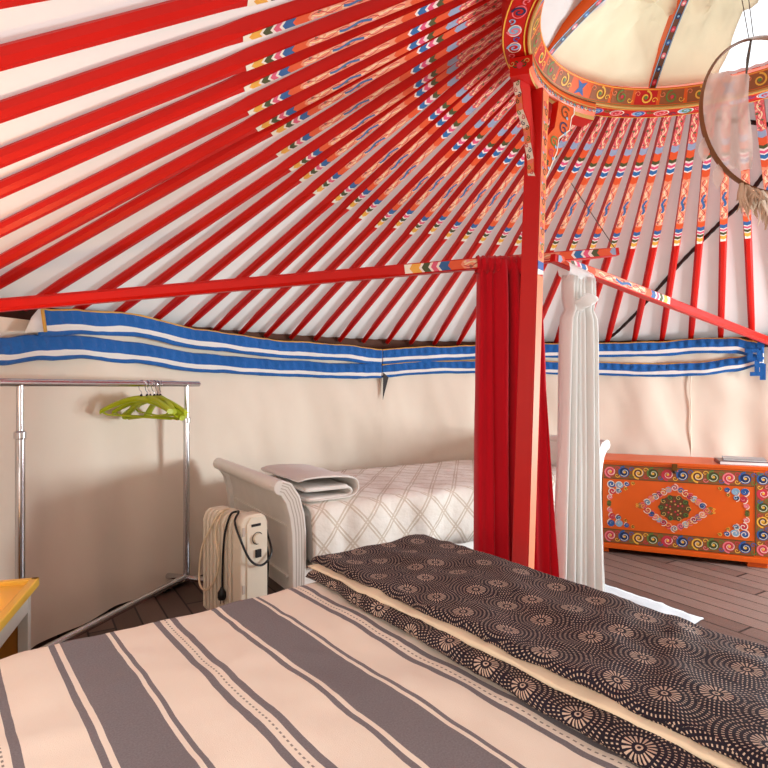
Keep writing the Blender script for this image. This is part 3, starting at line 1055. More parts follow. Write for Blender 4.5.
kn.grid(18, 8, knot, 'sheer', close_u=True)
kn.build('knot', wc)
lp = MB()
lp.grid(26, 10, lambda i, j: Vector((0.845, 2.70, 1.802)).lerp(Vector((1.01, 2.83, 1.770)), i / 26) + Vector((0.02 * math.cos(2 * PI * j / 10), -0.03 * math.cos(2 * PI * j / 10), 0.042 * math.sin(2 * PI * j / 10) + 0.003 * math.sin(2.1 * i))), 'sheer', close_v=True)
lp.build('rod_pocket', wc)

# white cloth on the floor by the bed
m = MB()
cor = [(1.17, 3.55), (1.375, 3.60), (1.70, 3.06), (1.45, 2.86)]
def fc(i, j):
    u, v = i / 22, j / 10
    p = Vector(cor[0]).lerp(Vector(cor[3]), u).lerp(Vector(cor[1]).lerp(Vector(cor[2]), u), v)
    n_ = fbm(p.x * 9, p.y * 9)
    p = p + Vector((0.02 * fbm(u * 5, v * 3, 4), 0.02 * fbm(u * 5, v * 3, 8)))
    return (p.x, p.y, 0.012 + 0.010 * abs(n_))
m.grid(22, 10, fc, 'floor_cloth', flip=True)
tag(m.build('floor_cloth', loc=(1.42, 3.2, 0.0), solid=0.006), 'crumpled white cloth strip lying on the deck boards beside the striped bed', 'cloth')

# ------------------------------------------------------------------ painted chest
e1 = Vector((0.919, -0.395, 0)).normalized(); nb = Vector((0.395, 0.919, 0)).normalized()
C0 = Vector((1.56, 4.405, 0))
LC, DC, HC = 1.20, 0.46, 0.70
chest = thing('painted_chest', C0 + e1 * LC / 2 + nb * DC / 2, 'orange wooden chest painted with scroll borders and a diamond medallion', 'chest')
def ch(a, z, d): return C0 + e1 * a - nb * d + Vector((0, 0, z))     # d outward from the front
m = MB()
m.box(C0 + e1 * LC / 2 + nb * DC / 2 + Vector((0, 0, 0.372)), (LC, DC, 0.604), 'chest_orange', X=e1, Y=nb)
m.build('body', chest, smooth=False, bev=0.004)
m = MB()
m.box(C0 + e1 * LC / 2 + nb * (DC / 2) + Vector((0, 0, 0.687)), (LC + 0.012, DC + 0.01, 0.025), 'chest_orange', X=e1, Y=nb)
m.build('lid', chest, smooth=False, bev=0.004)
m = MB()
m.box(C0 + e1 * LC / 2 + nb * (DC / 2) + Vector((0, 0, 0.052)), (LC + 0.012, DC + 0.01, 0.036), 'chest_orange', X=e1, Y=nb)
m.build('plinth', chest, smooth=False, bev=0.003)
for a in (0.09, LC - 0.09):
    for b in (0.05, DC - 0.05):
        MB().box(C0 + e1 * a + nb * b + Vector((0, 0, 0.018)), (0.12, 0.07, 0.036), 'chest_orange', X=e1, Y=nb).build('foot', chest, smooth=False, bev=0.003)
p = MB()
fC = lambda a, b, off: ch(a, b, 0.0 + off)
cyc = ['p_pink', 'p_blue', 'p_yellow', 'p_green', 'p_rose', 'p_blue', 'p_yellow', 'p_green']
bgs = ['p_rose', 'p_navy', 'p_brown', 'p_dkgreen']
def scroll_band(x0, x1, y0, y1, horiz=True, num=11, off0=0.0):
    p.patch([(x0, y0), (x1, y0), (x1, y1), (x0, y1)], fC, 'p_band', 0.002)
    for q in range(num):
        t = (q + 0.5) / num
        cx, cy = (lerp(x0, x1, t), (y0 + y1) / 2) if horiz else ((x0 + x1) / 2, lerp(y0, y1, t))
        r = min((y1 - y0) if horiz else (x1 - x0), 0.12) * 0.44
        sg = 1 if q % 2 else -1
        p.disc(cx, cy, r * 0.8, r * 0.8, fC, bgs[q % 4], 0.0026)
        p.spiral(cx, cy, r, PI / 2 * sg, 1.5, fC, cyc[q % 8], r * 0.26, 0.0034, sgn=sg)
        p.spiral(cx, cy, r * 0.72, PI / 2 * sg + 2.2, 1.2, fC, 'p_white', r * 0.09, 0.004, sgn=sg)
        p.disc(cx, cy, r * 0.2, r * 0.2, fC, 'p_yellow', 0.0042)
        for s2 in (-1, 1):
            px, py = (cx + r * 1.05, cy + s2 * r * 0.55) if horiz else (cx + s2 * r * 0.55, cy + r * 1.05)
            p.spiral(px, py, r * 0.42, 0, 1.0, fC, cyc[(q + 3 + s2) % 8], r * 0.14, 0.0036, sgn=s2)
    # edging lines
    for yy in ((y0, y1) if horiz else ()):
        p.ribbon([(x0, yy), (x1, yy)], 0.005, fC, 'p_dkgreen', 0.0032)
    for xx in (() if horiz else (x0, x1)):
        p.ribbon([(xx, y0), (xx, y1)], 0.005, fC, 'p_dkgreen', 0.0032)
BX = 0.125
scroll_band(BX - 0.01, LC - BX + 0.01, 0.562, 0.662, True, 10)
scroll_band(BX - 0.01, LC - BX + 0.01, 0.082, 0.180, True, 10)
scroll_band(0.012, BX - 0.02, 0.085, 0.66, False, 6)
scroll_band(LC - BX + 0.02, LC - 0.012, 0.085, 0.66, False, 6)
# corner ornaments
for sx, xc in ((1, BX + 0.02), (-1, LC - BX - 0.02)):
    for sy, yc in ((1, 0.20), (-1, 0.545)):
        for (a, b, r, c, tr_) in ((0.02, 0.02, 0.026, 'p_blue', 1.4), (0.065, 0.022, 0.026, 'p_sky', 1.4), (0.025, 0.062, 0.024, 'p_rose', 1.3), (0.105, 0.014, 0.018, 'p_blue', 1.2),
                                  (0.06, 0.056, 0.020, 'p_navy', 1.2), (0.012, 0.098, 0.018, 'p_pink', 1.2), (0.14, 0.008, 0.013, 'p_yellow', 1.1), (0.008, 0.130, 0.014, 'p_green', 1.1), (0.1, 0.042, 0.012, 'p_yellow', 1.0)):
            a, b, r = a * 1.25, b * 1.25, r * 1.25
            x, y = xc + sx * a, yc + sy * b
            p.disc(x, y, r * 0.7, r * 0.7, fC, 'p_brown' if c in ('p_yellow', 'p_green') else c, 0.002)
            p.spiral(x, y, r, PI / 2 * sy, tr_, fC, 'p_white' if c not in ('p_yellow', 'p_green') else c, r * 0.2, 0.0032, sgn=sx * sy)
            p.spiral(x, y, r * 0.8, PI / 2 * sy + 1.5, tr_, fC, c if c != 'p_navy' else 'p_sky', r * 0.2, 0.0036, sgn=sx * sy)
# centre medallion
mx, my = LC / 2 - 0.005, 0.372
wd, hh = 0.205, 0.148
ringpts = []
NR = 28
for q in range(NR):
    a = 2 * PI * q / NR
    ca, sa = math.cos(a), math.sin(a)
    kf = 1 / (abs(ca) ** 1.15 + abs(sa) ** 1.15) ** (1 / 1.15)
    ringpts.append((mx + wd * ca * kf, my + hh * sa * kf))
for q, (x, y) in enumerate(ringpts):
    c = ['p_rose', 'p_blue', 'p_pink', 'p_sky', 'p_rose'][q % 5]
    r = 0.027
    p.disc(x, y, r * 0.8, r * 0.8, fC, c, 0.002)
    sg = 1 if (x - mx) * (y - my) > 0 else -1
    p.spiral(x, y, r, 2 * PI * q / NR, 1.4, fC, 'p_white' if q % 2 else 'p_pink', 0.0055, 0.0032, sgn=sg)
    p.spiral(x, y, r * 0.7, 2 * PI * q / NR + 1.6, 1.2, fC, 'p_navy' if q % 3 == 1 else 'p_yellow', 0.004, 0.0036, sgn=sg)
for sx in (-1, 1):
    for (a, r) in ((wd + 0.022, 0.014), (wd + 0.044, 0.010)):
        for sy in (-1, 1):
            p.spiral(mx + sx * a, my + sy * r * 0.9, r, 0, 1.2, fC, 'p_green' if r > 0.012 else 'p_yellow', 0.005, 0.0032, sgn=sx * sy)
p.disc(mx, my, 0.10, 0.088, fC, 'p_brown', 0.002, 24)
for q in range(10):
    a = 2 * PI * q / 10
    p.disc(mx + 0.088 * math.cos(a), my + 0.078 * math.sin(a), 0.020, 0.018, fC, 'p_dkgreen', 0.0024)
    p.spiral(mx + 0.088 * math.cos(a), my + 0.078 * math.sin(a), 0.018, a, 1.1, fC, 'p_green' if q % 2 else 'p_gold', 0.005, 0.003)
for rr, nn in ((0.055, 16), (0.03, 9)):
    for q in range(nn):
        a = 2 * PI * q / nn
        p.disc(mx + rr * math.cos(a), my + rr * 0.9 * math.sin(a), 0.006, 0.006, fC, ['p_dkgreen', 'p_rose', 'p_gold'][q % 3], 0.003)
p.build('front_painting', chest, smooth=False)
q_ = MB()
q_.box(ch(LC / 2 - 0.005, 0.668, 0.012), (0.035, 0.016, 0.05), 'brass', X=e1, Y=nb)
q_.lathe([(0.0, 0.0), (0.012, 0.0), (0.012, 0.02), (0.0, 0.02)], ch(LC / 2 - 0.005, 0.625, 0.012), 'dark_metal', 12)
q_.build('lock', chest, smooth=False, bev=0.002)
# scroll at the lid corner
# magazines on the chest
def magazine(name, label, c, rz, w, d, h, cov):
    X = Matrix.Rotation(rz, 3, 'Z') @ e1; Y = Matrix.Rotation(rz, 3, 'Z') @ nb
    r_ = thing(name, c, label, 'magazine', 'magazines on the chest')
    c = Vector(c)
    MB().box(c + Vector((0, 0, h / 2)), (w - 0.006, d - 0.004, h - 0.004), 'paper', X=X, Y=Y).build('pages', r_, smooth=False)
    MB().box(c + Vector((0, 0, h - 0.0015)), (w, d, 0.003), cov, X=X, Y=Y).box(c + Vector((0, 0, 0.0015)), (w, d, 0.003), cov, X=X, Y=Y).box(c + Vector((0, 0, h / 2)) - X * (w / 2), (0.003, d, h), cov, X=X, Y=Y).build('cover', r_, smooth=False)
MZ = 0.6985
magazine('magazine', 'thick plum-covered magazine at the bottom of the pair on the orange chest', C0 + e1 * 1.03 + nb * 0.15 + Vector((0, 0, MZ)), 0.05, 0.30, 0.22, 0.026, 'cover_plum')
magazine('magazine', 'grey magazine lying on top of the plum one on the orange chest', C0 + e1 * 1.05 + nb * 0.16 + Vector((0, 0, MZ + 0.0265)), -0.08, 0.26, 0.20, 0.014, 'cover_grey')

# ------------------------------------------------------------------ white sleigh daybed against the wall
Bo = Vector((-0.457, 2.787, 0)); ba = Vector((0.848, 0.53, 0)).normalized(); bb = Vector((-0.53, 0.848, 0)).normalized()
def bd(a, b, z): return Bo + ba * a + bb * b + Vector((0, 0, z))
BL, BWID = 2.35, 1.05
daybed = thing('sleigh_daybed', bd(BL / 2, BWID / 2, 0), 'white wooden sleigh daybed standing along the tent wall', 'bed')
def sleigh_end(a0, sgn, ztop, name):
    # centre line in (a, z): straight post rising then curling outward
    H = ztop
    line = [(0.05, 0.0), (0.05, 0.22), (0.052, 0.40), (0.050, H - 0.26), (0.040, H - 0.18), (0.018, H - 0.10), (-0.018, H - 0.045), (-0.045, H - 0.035)]
    wid = [0.062, 0.066, 0.072, 0.076, 0.078, 0.078, 0.078, 0.074]
    def both(off):
        l, r = [], []
        for i, (x, z) in enumerate(line):
            x0, z0 = line[max(i - 1, 0)]; x1, z1 = line[min(i + 1, len(line) - 1)]
            tx, tz = x1 - x0, z1 - z0; L = math.hypot(tx, tz)
            nx, nz = -tz / L, tx / L
            l.append((x + nx * wid[i] / 2 * off, z + nz * wid[i] / 2 * off)); r.append((x - nx * wid[i] / 2 * off, z - nz * wid[i] / 2 * off))
        return l, r
    l, r = both(1.0)
    arcp = []
    cx, cz = line[-1]
    poly_r = list(r); poly_l = list(l)
    # rounded nose
    nose = [(cx + 0.037 * math.cos(t), cz + 0.037 * math.sin(t)) for t in [R(80), R(110), R(140), R(170), R(200), R(230), R(255)]]
    poly = poly_r[:-1] + nose + list(reversed(poly_l[:-1]))
    grp = []
    for nm, b0, b1 in (('end_post', 0.0, 0.06), ('end_post', BWID - 0.06, BWID)):
        m = MB()
        m.prism(poly, lambda x, z, d: bd(a0 + sgn * x, d, z), b0, b1, 'white_wood')
        po = m.build(nm, daybed, smooth=False, bev=0.004)
        g = MB()
        for off in (-0.42, -0.2, 0.05, 0.3):
            pts = []
            for i, (x, z) in enumerate(line):
                x0, z0 = line[max(i - 1, 0)]; x1, z1 = line[min(i + 1, len(line) - 1)]
                tx, tz = x1 - x0, z1 - z0; L = math.hypot(tx, tz)
                pts.append((x - tz / L * wid[i] * off * 0.8, z + tx / L * wid[i] * off * 0.8))
            fce = (lambda x, z, o: bd(a0 + sgn * x, b0 - o, z)) if b0 == 0 else (lambda x, z, o: bd(a0 + sgn * x, b1 + o, z))
            g.ribbon(pts, 0.005, fce, 'groove', 0.0012)
        g.build('fluting', po, smooth=False)
    # panel following the curve
    m = MB()
    pl = [(x, z) for x, z in line if z >= 0.2]
    thick = 0.014
    def f(i, j):
        x, z = pl[i]
        return bd(a0 + sgn * (x + (thick if j in (0, 3) else -thick)), 0.05 if j < 2 else BWID - 0.05, z)
    m.grid(len(pl) - 1, 4, lambda i, j: f(i, j % 4), 'white_wood', close_v=True)
    m.build('end_panel', daybed, angle=25)
    # raised moulding lines on the outside of the panel
    m = MB()
    for z_, th_ in ((0.30, 0.012), (H - 0.25, 0.012)):
        m.box(bd(a0 + sgn * (0.032), BWID / 2, z_), (0.02, BWID - 0.2, th_), 'white_wood', X=ba, Y=bb)
    m.build('panel_moulding', daybed, smooth=False, bev=0.002)
    # top roll
    m = MB()
    m.tube([bd(a0 + sgn * cx, 0.055 + 0.94 * q / 8, cz) for q in range(9)], 0.037, 'white_wood', 16)
    m.build('top_roll', daybed)
sleigh_end(0.0, 1, 0.80, 'foot')
sleigh_end(BL, -1, 0.875, 'head')
for b in (0.03, BWID - 0.03):
    MB().box(bd(BL / 2, b, 0.275), (BL - 0.14, 0.03, 0.15), 'white_wood', X=ba, Y=bb).build('side_rail', daybed, smooth=False, bev=0.004)
m = MB()
for q in range(12):
    m.box(bd(0.16 + q * 0.174, BWID / 2, 0.335), (0.07, BWID - 0.07, 0.018), 'white_wood', X=ba, Y=bb)
m.build('slat_base', daybed, smooth=False)
mt = MB().box(bd(BL / 2, BWID / 2, 0.49), (BL - 0.26, BWID - 0.10, 0.28), 'mattress', X=ba, Y=bb).build('mattress', loc=bd(BL / 2, BWID / 2, 0.35), smooth=True, bev=0.04)
tag(mt, 'thick mattress under the white quilt on the sleigh daybed', 'mattress')
# quilt
m = MB()
prof_q = [(-0.005, 0.345), (-0.012, 0.42), (-0.010, 0.50), (-0.004, 0.58), (0.012, 0.632), (0.05, 0.655), (0.15, 0.660)]
for q in range(1, 15): prof_q.append((0.15 + (BWID - 0.18) * q / 14 * 0.97, 0.660))
nq = len(prof_q) - 1
acc = [0]
for (x0, z0), (x1, z1) in zip(prof_q, prof_q[1:]): acc.append(acc[-1] + math.hypot(x1 - x0, z1 - z0))
NU = 90
def fq(i, j):
    a = lerp(0.115, BL - 0.115, i / NU)
    b, z = prof_q[j]
    wv = fbm(a * 6, acc[j] * 5)
    out = -0.012 * (1 if j < 5 else 0) * math.sin(a * 17 + 2 * wv)
    return bd(a, b + out, z + (0.010 * wv if j >= 5 else (0.02 * fbm(a * 5, 3) if j == 0 else 0)))
m.grid(NU, nq, fq, 'quilt', uv=lambda i, j: (lerp(0.115, BL - 0.115, i / NU), acc[j]))
tag(m.build('quilt', loc=bd(BL / 2, 0.5, 0.66), solid=0.008, angle=180), 'white diamond quilt spread over the sleigh daybed', 'quilt')
# folded blanket: one long cloth folded in a spiral, seen end-on from the bed's open side
m = MB()
def loop(cx, cz, w, h, n=10):
    pts = []
    return pts
def folded(m, a0, a1, b0, b1, z0, layers, th, mat):
    """a cloth folded zig-zag; fold bends at the a1 side, wrapped by an outer layer"""
    line = []
    L = layers
    for q in range(L):
        zz = z0 + th * (q + 0.5)
        row = [(lerp(a0 + 0.02, a1 - 0.035, t / 8), zz) for t in range(9)]
        if q % 2: row.reverse()
        line += row
        xe = line[-1][0]
        if q < L - 1:
            s = 1 if xe > (a0 + a1) / 2 else -1
            for t in (0.25, 0.5, 0.75):
                line.append((xe + s * th * 0.5 * math.sin(PI * t), zz + th * t))
    return line
z0b = 0.672
line = folded(m, 0.10, 0.40, 0.06, 0.62, z0b, 3, 0.026, 'blanket')
# outer wrap: under, round the a1 end and over the top
wrap = [(0.10, z0b + 0.004), (0.30, z0b + 0.004), (0.375, z0b + 0.006), (0.408, z0b + 0.022), (0.418, z0b + 0.05), (0.408, z0b + 0.078), (0.38, z0b + 0.096), (0.30, z0b + 0.106), (0.2, z0b + 0.112), (0.10, z0b + 0.106), (0.075, z0b + 0.09)]
bl = thing('folded_blanket', bd(0.25, 0.34, z0b), 'folded cream blanket at the foot of the white sleigh daybed', 'blanket')
for nm, ln, inset, t_ in (('inner_fold', line, 0.012, 0.018), ('outer_fold', wrap, 0.0, 0.013)):
    mm = MB()
    NB = 16
    def fb(i, j, ln=ln, inset=inset):
        a, z = ln[i]
        b = lerp(0.06 + inset, 0.62 - inset, j / NB)
        return bd(a + 0.006 * fbm(b * 7, i), b + 0.006 * fbm(a * 10, z * 40), z + 0.006 * fbm(a * 6, b * 6) * (1 if z > z0b + 0.07 else 0))
    mm.grid(len(ln) - 1, NB, fb, 'blanket')
    o = mm.build(nm, bl, solid=t_, sub=1, angle=180)

# ------------------------------------------------------------------ oil heater in front of the daybed foot
Ho = Vector((-0.668, 2.68, 0)); ha = Vector((0.69, 0.724, 0)).normalized(); hb = Vector((-0.724, 0.69, 0)).normalized()
def hp(a, b, z): return Ho + ha * a + hb * b + Vector((0, 0, z))     # a across the face, b back along its length
heater = thing('oil_heater', hp(0.075, 0.2, 0), 'cream oil-filled column heater with a dial, in front of the daybed foot', 'heater')
m = MB()
fw, fh, ft = 0.15, 0.52, 0.115
m.prism([(0, 0.115), (0.15, 0.115), (0.15, 0.60), (0.135, 0.632), (0.11, 0.645), (0.04, 0.645), (0.015, 0.632), (0, 0.60)], lambda a, z, d: hp(a, d, z), 0.0, 0.075, 'heater')
cb = m.build('control_box', heater, smooth=False, bev=0.008)
m = MB(); m.prism([(0.03, 0.13), (0.145, 0.13), (0.145, 0.60), (0.13, 0.632), (0.05, 0.632), (0.03, 0.60)], lambda a, z, d: hp(a, -d, z), 0.0, 0.006, 'heater')
m.build('front_plate', cb, smooth=False, bev=0.003)
m = MB()
Yd = -hb
def dialf(a, b, off): return hp(0.088 + a, -0.006 - off, 0.53 + b)
m.grid(20, 1, lambda i, j: dialf(0.024 * math.cos(2 * PI * i / 20), 0.024 * math.sin(2 * PI * i / 20), (0.0, 0.016)[j]), 'heater', close_u=True)
m.disc(0, 0, 0.024, 0.024, dialf, 'heater', 0.016, 20)
m.ribbon([(0.028 * math.cos(2 * PI * i / 24), 0.028 * math.sin(2 * PI * i / 24)) for i in range(24)], 0.004, dialf, 'dark_metal', 0.001, True)
m.build('dial', cb)
MB().box(hp(0.090, -0.010, 0.458), (0.03, 0.012, 0.038), 'black_plastic', X=ha, Y=hb).build('switch', cb, smooth=False, bev=0.002)
MB().box(hp(0.080, -0.0075, 0.594), (0.05, 0.004, 0.012), 'dark_metal', X=ha, Y=hb).build('badge', cb, smooth=False)
m = MB()
for z in (0.30, 0.19, 0.57): m.box(hp(0.014, -0.001, z), (0.012, 0.004, 0.04), 'heater_grey', X=ha, Y=hb)
m.build('vent_slot', cb, smooth=False)
for q in range(8):
    b = 0.100 + q * 0.034
    m = MB()
    prof_f = [(0.0, 0.14), (0.0, 0.58), (0.012, 0.615), (0.035, 0.632), (0.115, 0.632), (0.138, 0.615), (0.15, 0.58), (0.15, 0.14), (0.13, 0.115), (0.02, 0.115)]
    prof_f = [(x, z) for x, z in reversed(prof_f)]
    m.prism(prof_f, lambda a, z, d: hp(a, d, z), b - 0.010, b + 0.010, 'heater')
    m.build('fin', heater, smooth=False, bev=0.004)
m = MB()
for z in (0.17, 0.58): m.tube([hp(0.075, 0.04, z), hp(0.075, 0.335, z)], 0.028, 'heater', 14)
m.build('oil_pipe', heater)
for b in (0.11, 0.30):
    m = MB()
    m.tube([hp(-0.045, b, 0.075), hp(0.0, b, 0.095), hp(0.15, b, 0.095), hp(0.195, b, 0.075)], 0.011, 'heater_grey', 10)
    m.box(hp(0.075, b, 0.105), (0.05, 0.04, 0.025), 'heater_grey', X=ha, Y=hb)
    fo = m.build('foot_bracket', heater, smooth=False)
    for a in (-0.045, 0.195):
        MB().tube([hp(a, b - 0.012, 0.031), hp(a, b + 0.012, 0.031)], 0.03, 'black_plastic', 16).tube([hp(a, b, 0.04), hp(a, b, 0.08)], 0.006, 'dark_metal', 8).build('caster', fo, bev=0.002)
def spline(pts, n=10):
    pts = [Vector(p) for p in pts]
    out = []
    P_ = [pts[0]] + pts + [pts[-1]]
    for i in range(1, len(P_) - 2):
        p0, p1, p2, p3 = P_[i - 1:i + 3]
        for t in range(n):
            t /= n
            out.append(0.5 * ((2 * p1) + (-p0 + p2) * t + (2 * p0 - 5 * p1 + 4 * p2 - p3) * t * t + (-p0 + 3 * p1 - 3 * p2 + p3) * t ** 3))
    out.append(pts[-1])
    return out
# cream mains lead looped over the fins
MB().tube(spline([hp(0.06, 0.20, 0.645), hp(0.0, 0.17, 0.645), hp(-0.018, 0.20, 0.60), hp(-0.03, 0.30, 0.45), hp(-0.03, 0.33, 0.28), hp(-0.03, 0.27, 0.245), hp(-0.025, 0.20, 0.30), hp(-0.022, 0.155, 0.40), hp(-0.02, 0.19, 0.52), hp(-0.012, 0.18, 0.60), hp(0.03, 0.19, 0.645)]), 0.0052, 'cord_white', 8).build('mains_lead', heater)
# black lead with its plug
lead = thing('power_lead', hp(0.0, 0.08, 0.645), 'black power lead with a plug draped over the cream heater', 'cable')
MB().tube(spline([hp(-0.016, 0.135, 0.285), hp(-0.018, 0.13, 0.36), hp(-0.02, 0.12, 0.46), hp(-0.018, 0.105, 0.56), hp(0.0, 0.088, 0.640), hp(0.03, 0.084, 0.652), hp(0.02, 0.05, 0.655), hp(-0.012, 0.03, 0.62), hp(-0.012, -0.012, 0.55), hp(0.035, -0.028, 0.44), hp(0.10, -0.03, 0.405), hp(0.158, -0.02, 0.45), hp(0.17, 0.03, 0.53), hp(0.166, 0.05, 0.58), hp(0.160, 0.04, 0.50), hp(0.175, 0.03, 0.42), hp(0.165, 0.03, 0.25), hp(0.165, 0.03, 0.09), hp(0.19, -0.03, 0.012), hp(0.25, -0.06, 0.008)]), 0.0055, 'black_plastic', 8).build('cable', lead)
MB().lathe([(0.0, 0.0), (0.016, 0.0), (0.021, 0.012), (0.020, 0.035), (0.010, 0.05), (0.006, 0.06), (0.0, 0.06)], hp(-0.018, 0.135, 0.23), 'black_plastic', 14).tube([hp(-0.024, 0.135, 0.232), hp(-0.024, 0.135, 0.212)], 0.003, 'chrome', 6).tube([hp(-0.010, 0.135, 0.232), hp(-0.010, 0.135, 0.212)], 0.003, 'chrome', 6).build('plug', lead)

# ------------------------------------------------------------------ clothes rack and hangers
RL, RR = Vector((-1.50, 2.37, 0)), Vector((-1.185, 3.45, 0))
rd = (RR - RL).normalized(); rn = Vector((rd.y, -rd.x, 0))     # rn points into the room
rack = thing('clothes_rack', (RL + RR) / 2, 'chrome clothes rack on castors standing by the left tent wall', 'clothes rack')
RZ = 1.268
Z_ = Vector((0, 0, 1))
MB().tube([RL - rd * 0.10 + Z_ * RZ, RR + rd * 0.12 + Z_ * RZ], 0.0165, 'chrome', 16).build('hanging_rail', rack)
for pnt in (RL, RR):
    up = MB().tube([pnt + Z_ * 0.12, pnt + Z_ * 1.06], 0.0185, 'chrome', 16).build('upright', rack)
    MB().tube([pnt + Z_ * 1.06, pnt + Z_ * RZ], 0.0140, 'chrome', 14).build('extension_tube', up)
    MB().lathe([(0.0185, 0.0), (0.024, 0.004), (0.024, 0.028), (0.016, 0.034)], pnt + Z_ * 1.035, 'chrome', 16).build('collar', up)
MB().tube([RL + Z_ * 0.115, RR + Z_ * 0.115], 0.018, 'chrome', 14).build('bottom_rail', rack)
for pnt in (RL, RR):
    ft = MB().tube([pnt - rn * 0.17 + Z_ * 0.105, pnt + rn * 0.24 + Z_ * 0.105], 0.018, 'chrome', 14).build('foot_bar', rack)
    for s in (-0.15, 0.22):
        c = pnt + rn * s
        MB().tube([c + Z_ * 0.095, c + Z_ * 0.06], 0.008, 'dark_metal', 8).tube([c - rd * 0.011 + Z_ * 0.03, c + rd * 0.011 + Z_ * 0.03], 0.029, 'black_plastic', 16).build('castor', ft, bev=0.002)

def make_hanger():
    r_ = thing('coat_hanger', (0, 0, 0), 'x', 'coat hanger', 'green hangers on the rack')
    # hook
    pts = []
    for q in range(15):
        a = R(-40 + 250 * q / 14)
        pts.append((0.021 * math.cos(a), 0, -0.0025 + 0.021 * math.sin(a) * 1.0))
    pts += [(-0.012, 0, -0.035), (0, 0, -0.045), (0, 0, -0.075)]
    MB().tube(pts, 0.0022, 'chrome', 8).build('hook', r_)
    # shoulders
    m = MB()
    N = 24
    def cen(t):
        x = (t - 0.5) * 0.39
        return Vector((x, 0, -0.082 - 0.085 * (abs(2 * t - 1)) ** 1.7))
    m.grid(N, 8, lambda i, j: cen(i / N) + Vector((0, 0.016 * math.cos(2 * PI * j / 8) * (0.8 + 0.5 * abs(2 * i / N - 1)), 0.016 * math.sin(2 * PI * j / 8) * (1.15 - 0.3 * abs(2 * i / N - 1)))), 'lime', close_v=True)
    m.face([j for j in range(8)], 'lime'); m.face([N * 8 + j for j in reversed(range(8))], 'lime')
    m.build('shoulder_bar', r_)
    MB().tube([(-0.19, 0, -0.165), (-0.16, 0, -0.180), (0.16, 0, -0.180), (0.19, 0, -0.165)], 0.0045, 'lime', 8).build('trouser_bar', r_)
    MB().lathe([(0.0, 0.0), (0.007, 0.002), (0.008, 0.012), (0.004, 0.022), (0.0, 0.022)], (0, 0, -0.078), 'black_plastic', 10).build('hook_collar', r_)
    return r_
hang0 = make_hanger()
places = [(0.655, 30), (0.69, -16), (0.715, 20), (0.74, 2), (0.765, -12), (0.79, -32)]
hl = ['green coat hanger nearest the outer upright, turned towards the bed', 'green coat hanger second from the left end of the bunch on the rack', 'green coat hanger third from the left in the bunch on the rack',
      'green coat hanger fourth from the left in the bunch on the rack', 'green coat hanger fifth from the left in the bunch on the rack', 'green coat hanger closest to the inner upright, rightmost of the bunch']
hl[0] = 'green coat hanger leftmost in the bunch on the chrome rack'
Lr = (RR - RL).length
for q, (t, rot) in enumerate(places):
    o = hang0 if q == 0 else copy_tree(hang0)
    p_ = RL.lerp(RR, t)
    o.location = (p_.x, p_.y, RZ)
    o.rotation_euler = (R([4, -5, 3, -3, 6, -4][q]), R([5, -6, 3, -3, 7, -5][q]), math.atan2(rn.y, rn.x) + R(rot))
    o['label'] = hl[q]

# ------------------------------------------------------------------ yellow-topped side table with lamp
t1 = Vector((0.30, -0.954, 0)).normalized(); t2 = Vector((-0.954, -0.30, 0)).normalized()
TC = Vector((-1.135, 1.895, 0))
TWD, TDP, TZ = 0.44, 0.40, 0.62
def tp(a, b, z): return TC + t1 * a + t2 * b + Vector((0, 0, z))     # a towards the bed, b to the left
table = thing('side_table', tp(TWD / 2, TDP / 2, 0), 'small pale grey side table with a raised yellow tray top', 'table')
m = MB().box(tp(TWD / 2, TDP / 2, TZ - 0.016), (TWD, TDP, 0.014), 'yellow', X=t1, Y=t2)
top = m.build('table_top', table, smooth=False, bev=0.003)
m = MB()
for (c, sz) in (((0.012, TDP / 2), (0.024, TDP)), ((TWD - 0.012, TDP / 2), (0.024, TDP)), ((TWD / 2, 0.012), (TWD, 0.024)), ((TWD / 2, TDP - 0.012), (TWD, 0.024))):
    m.box(tp(c[0], c[1], TZ - 0.007), (sz[0], sz[1], 0.024), 'yellow', X=t1, Y=t2)
m.build('tray_lip', top, smooth=False, bev=0.004)
m = MB()
for (c, sz) in (((0.03, TDP / 2), (0.018, TDP - 0.04)), ((TWD - 0.03, TDP / 2), (0.018, TDP - 0.04)), ((TWD / 2, 0.03), (TWD - 0.04, 0.018)), ((TWD / 2, TDP - 0.03), (TWD - 0.04, 0.018))):
    m.box(tp(c[0], c[1], TZ - 0.058), (sz[0], sz[1], 0.07), 'grey_paint', X=t1, Y=t2)
m.build('apron', table, smooth=False, bev=0.002)
for a in (0.035, TWD - 0.035):
    for b in (0.035, TDP - 0.035):
        MB().box(tp(a, b, (TZ - 0.03) / 2), (0.030, 0.030, TZ - 0.03), 'grey_paint', X=t1, Y=t2).build('leg', table, smooth=False, bev=0.002)
MB().box(tp(0.035, TDP / 2, 0.30), (0.012, TDP - 0.09, 0.44), 'ochre', X=t1, Y=t2).build('back_panel', table, smooth=False)

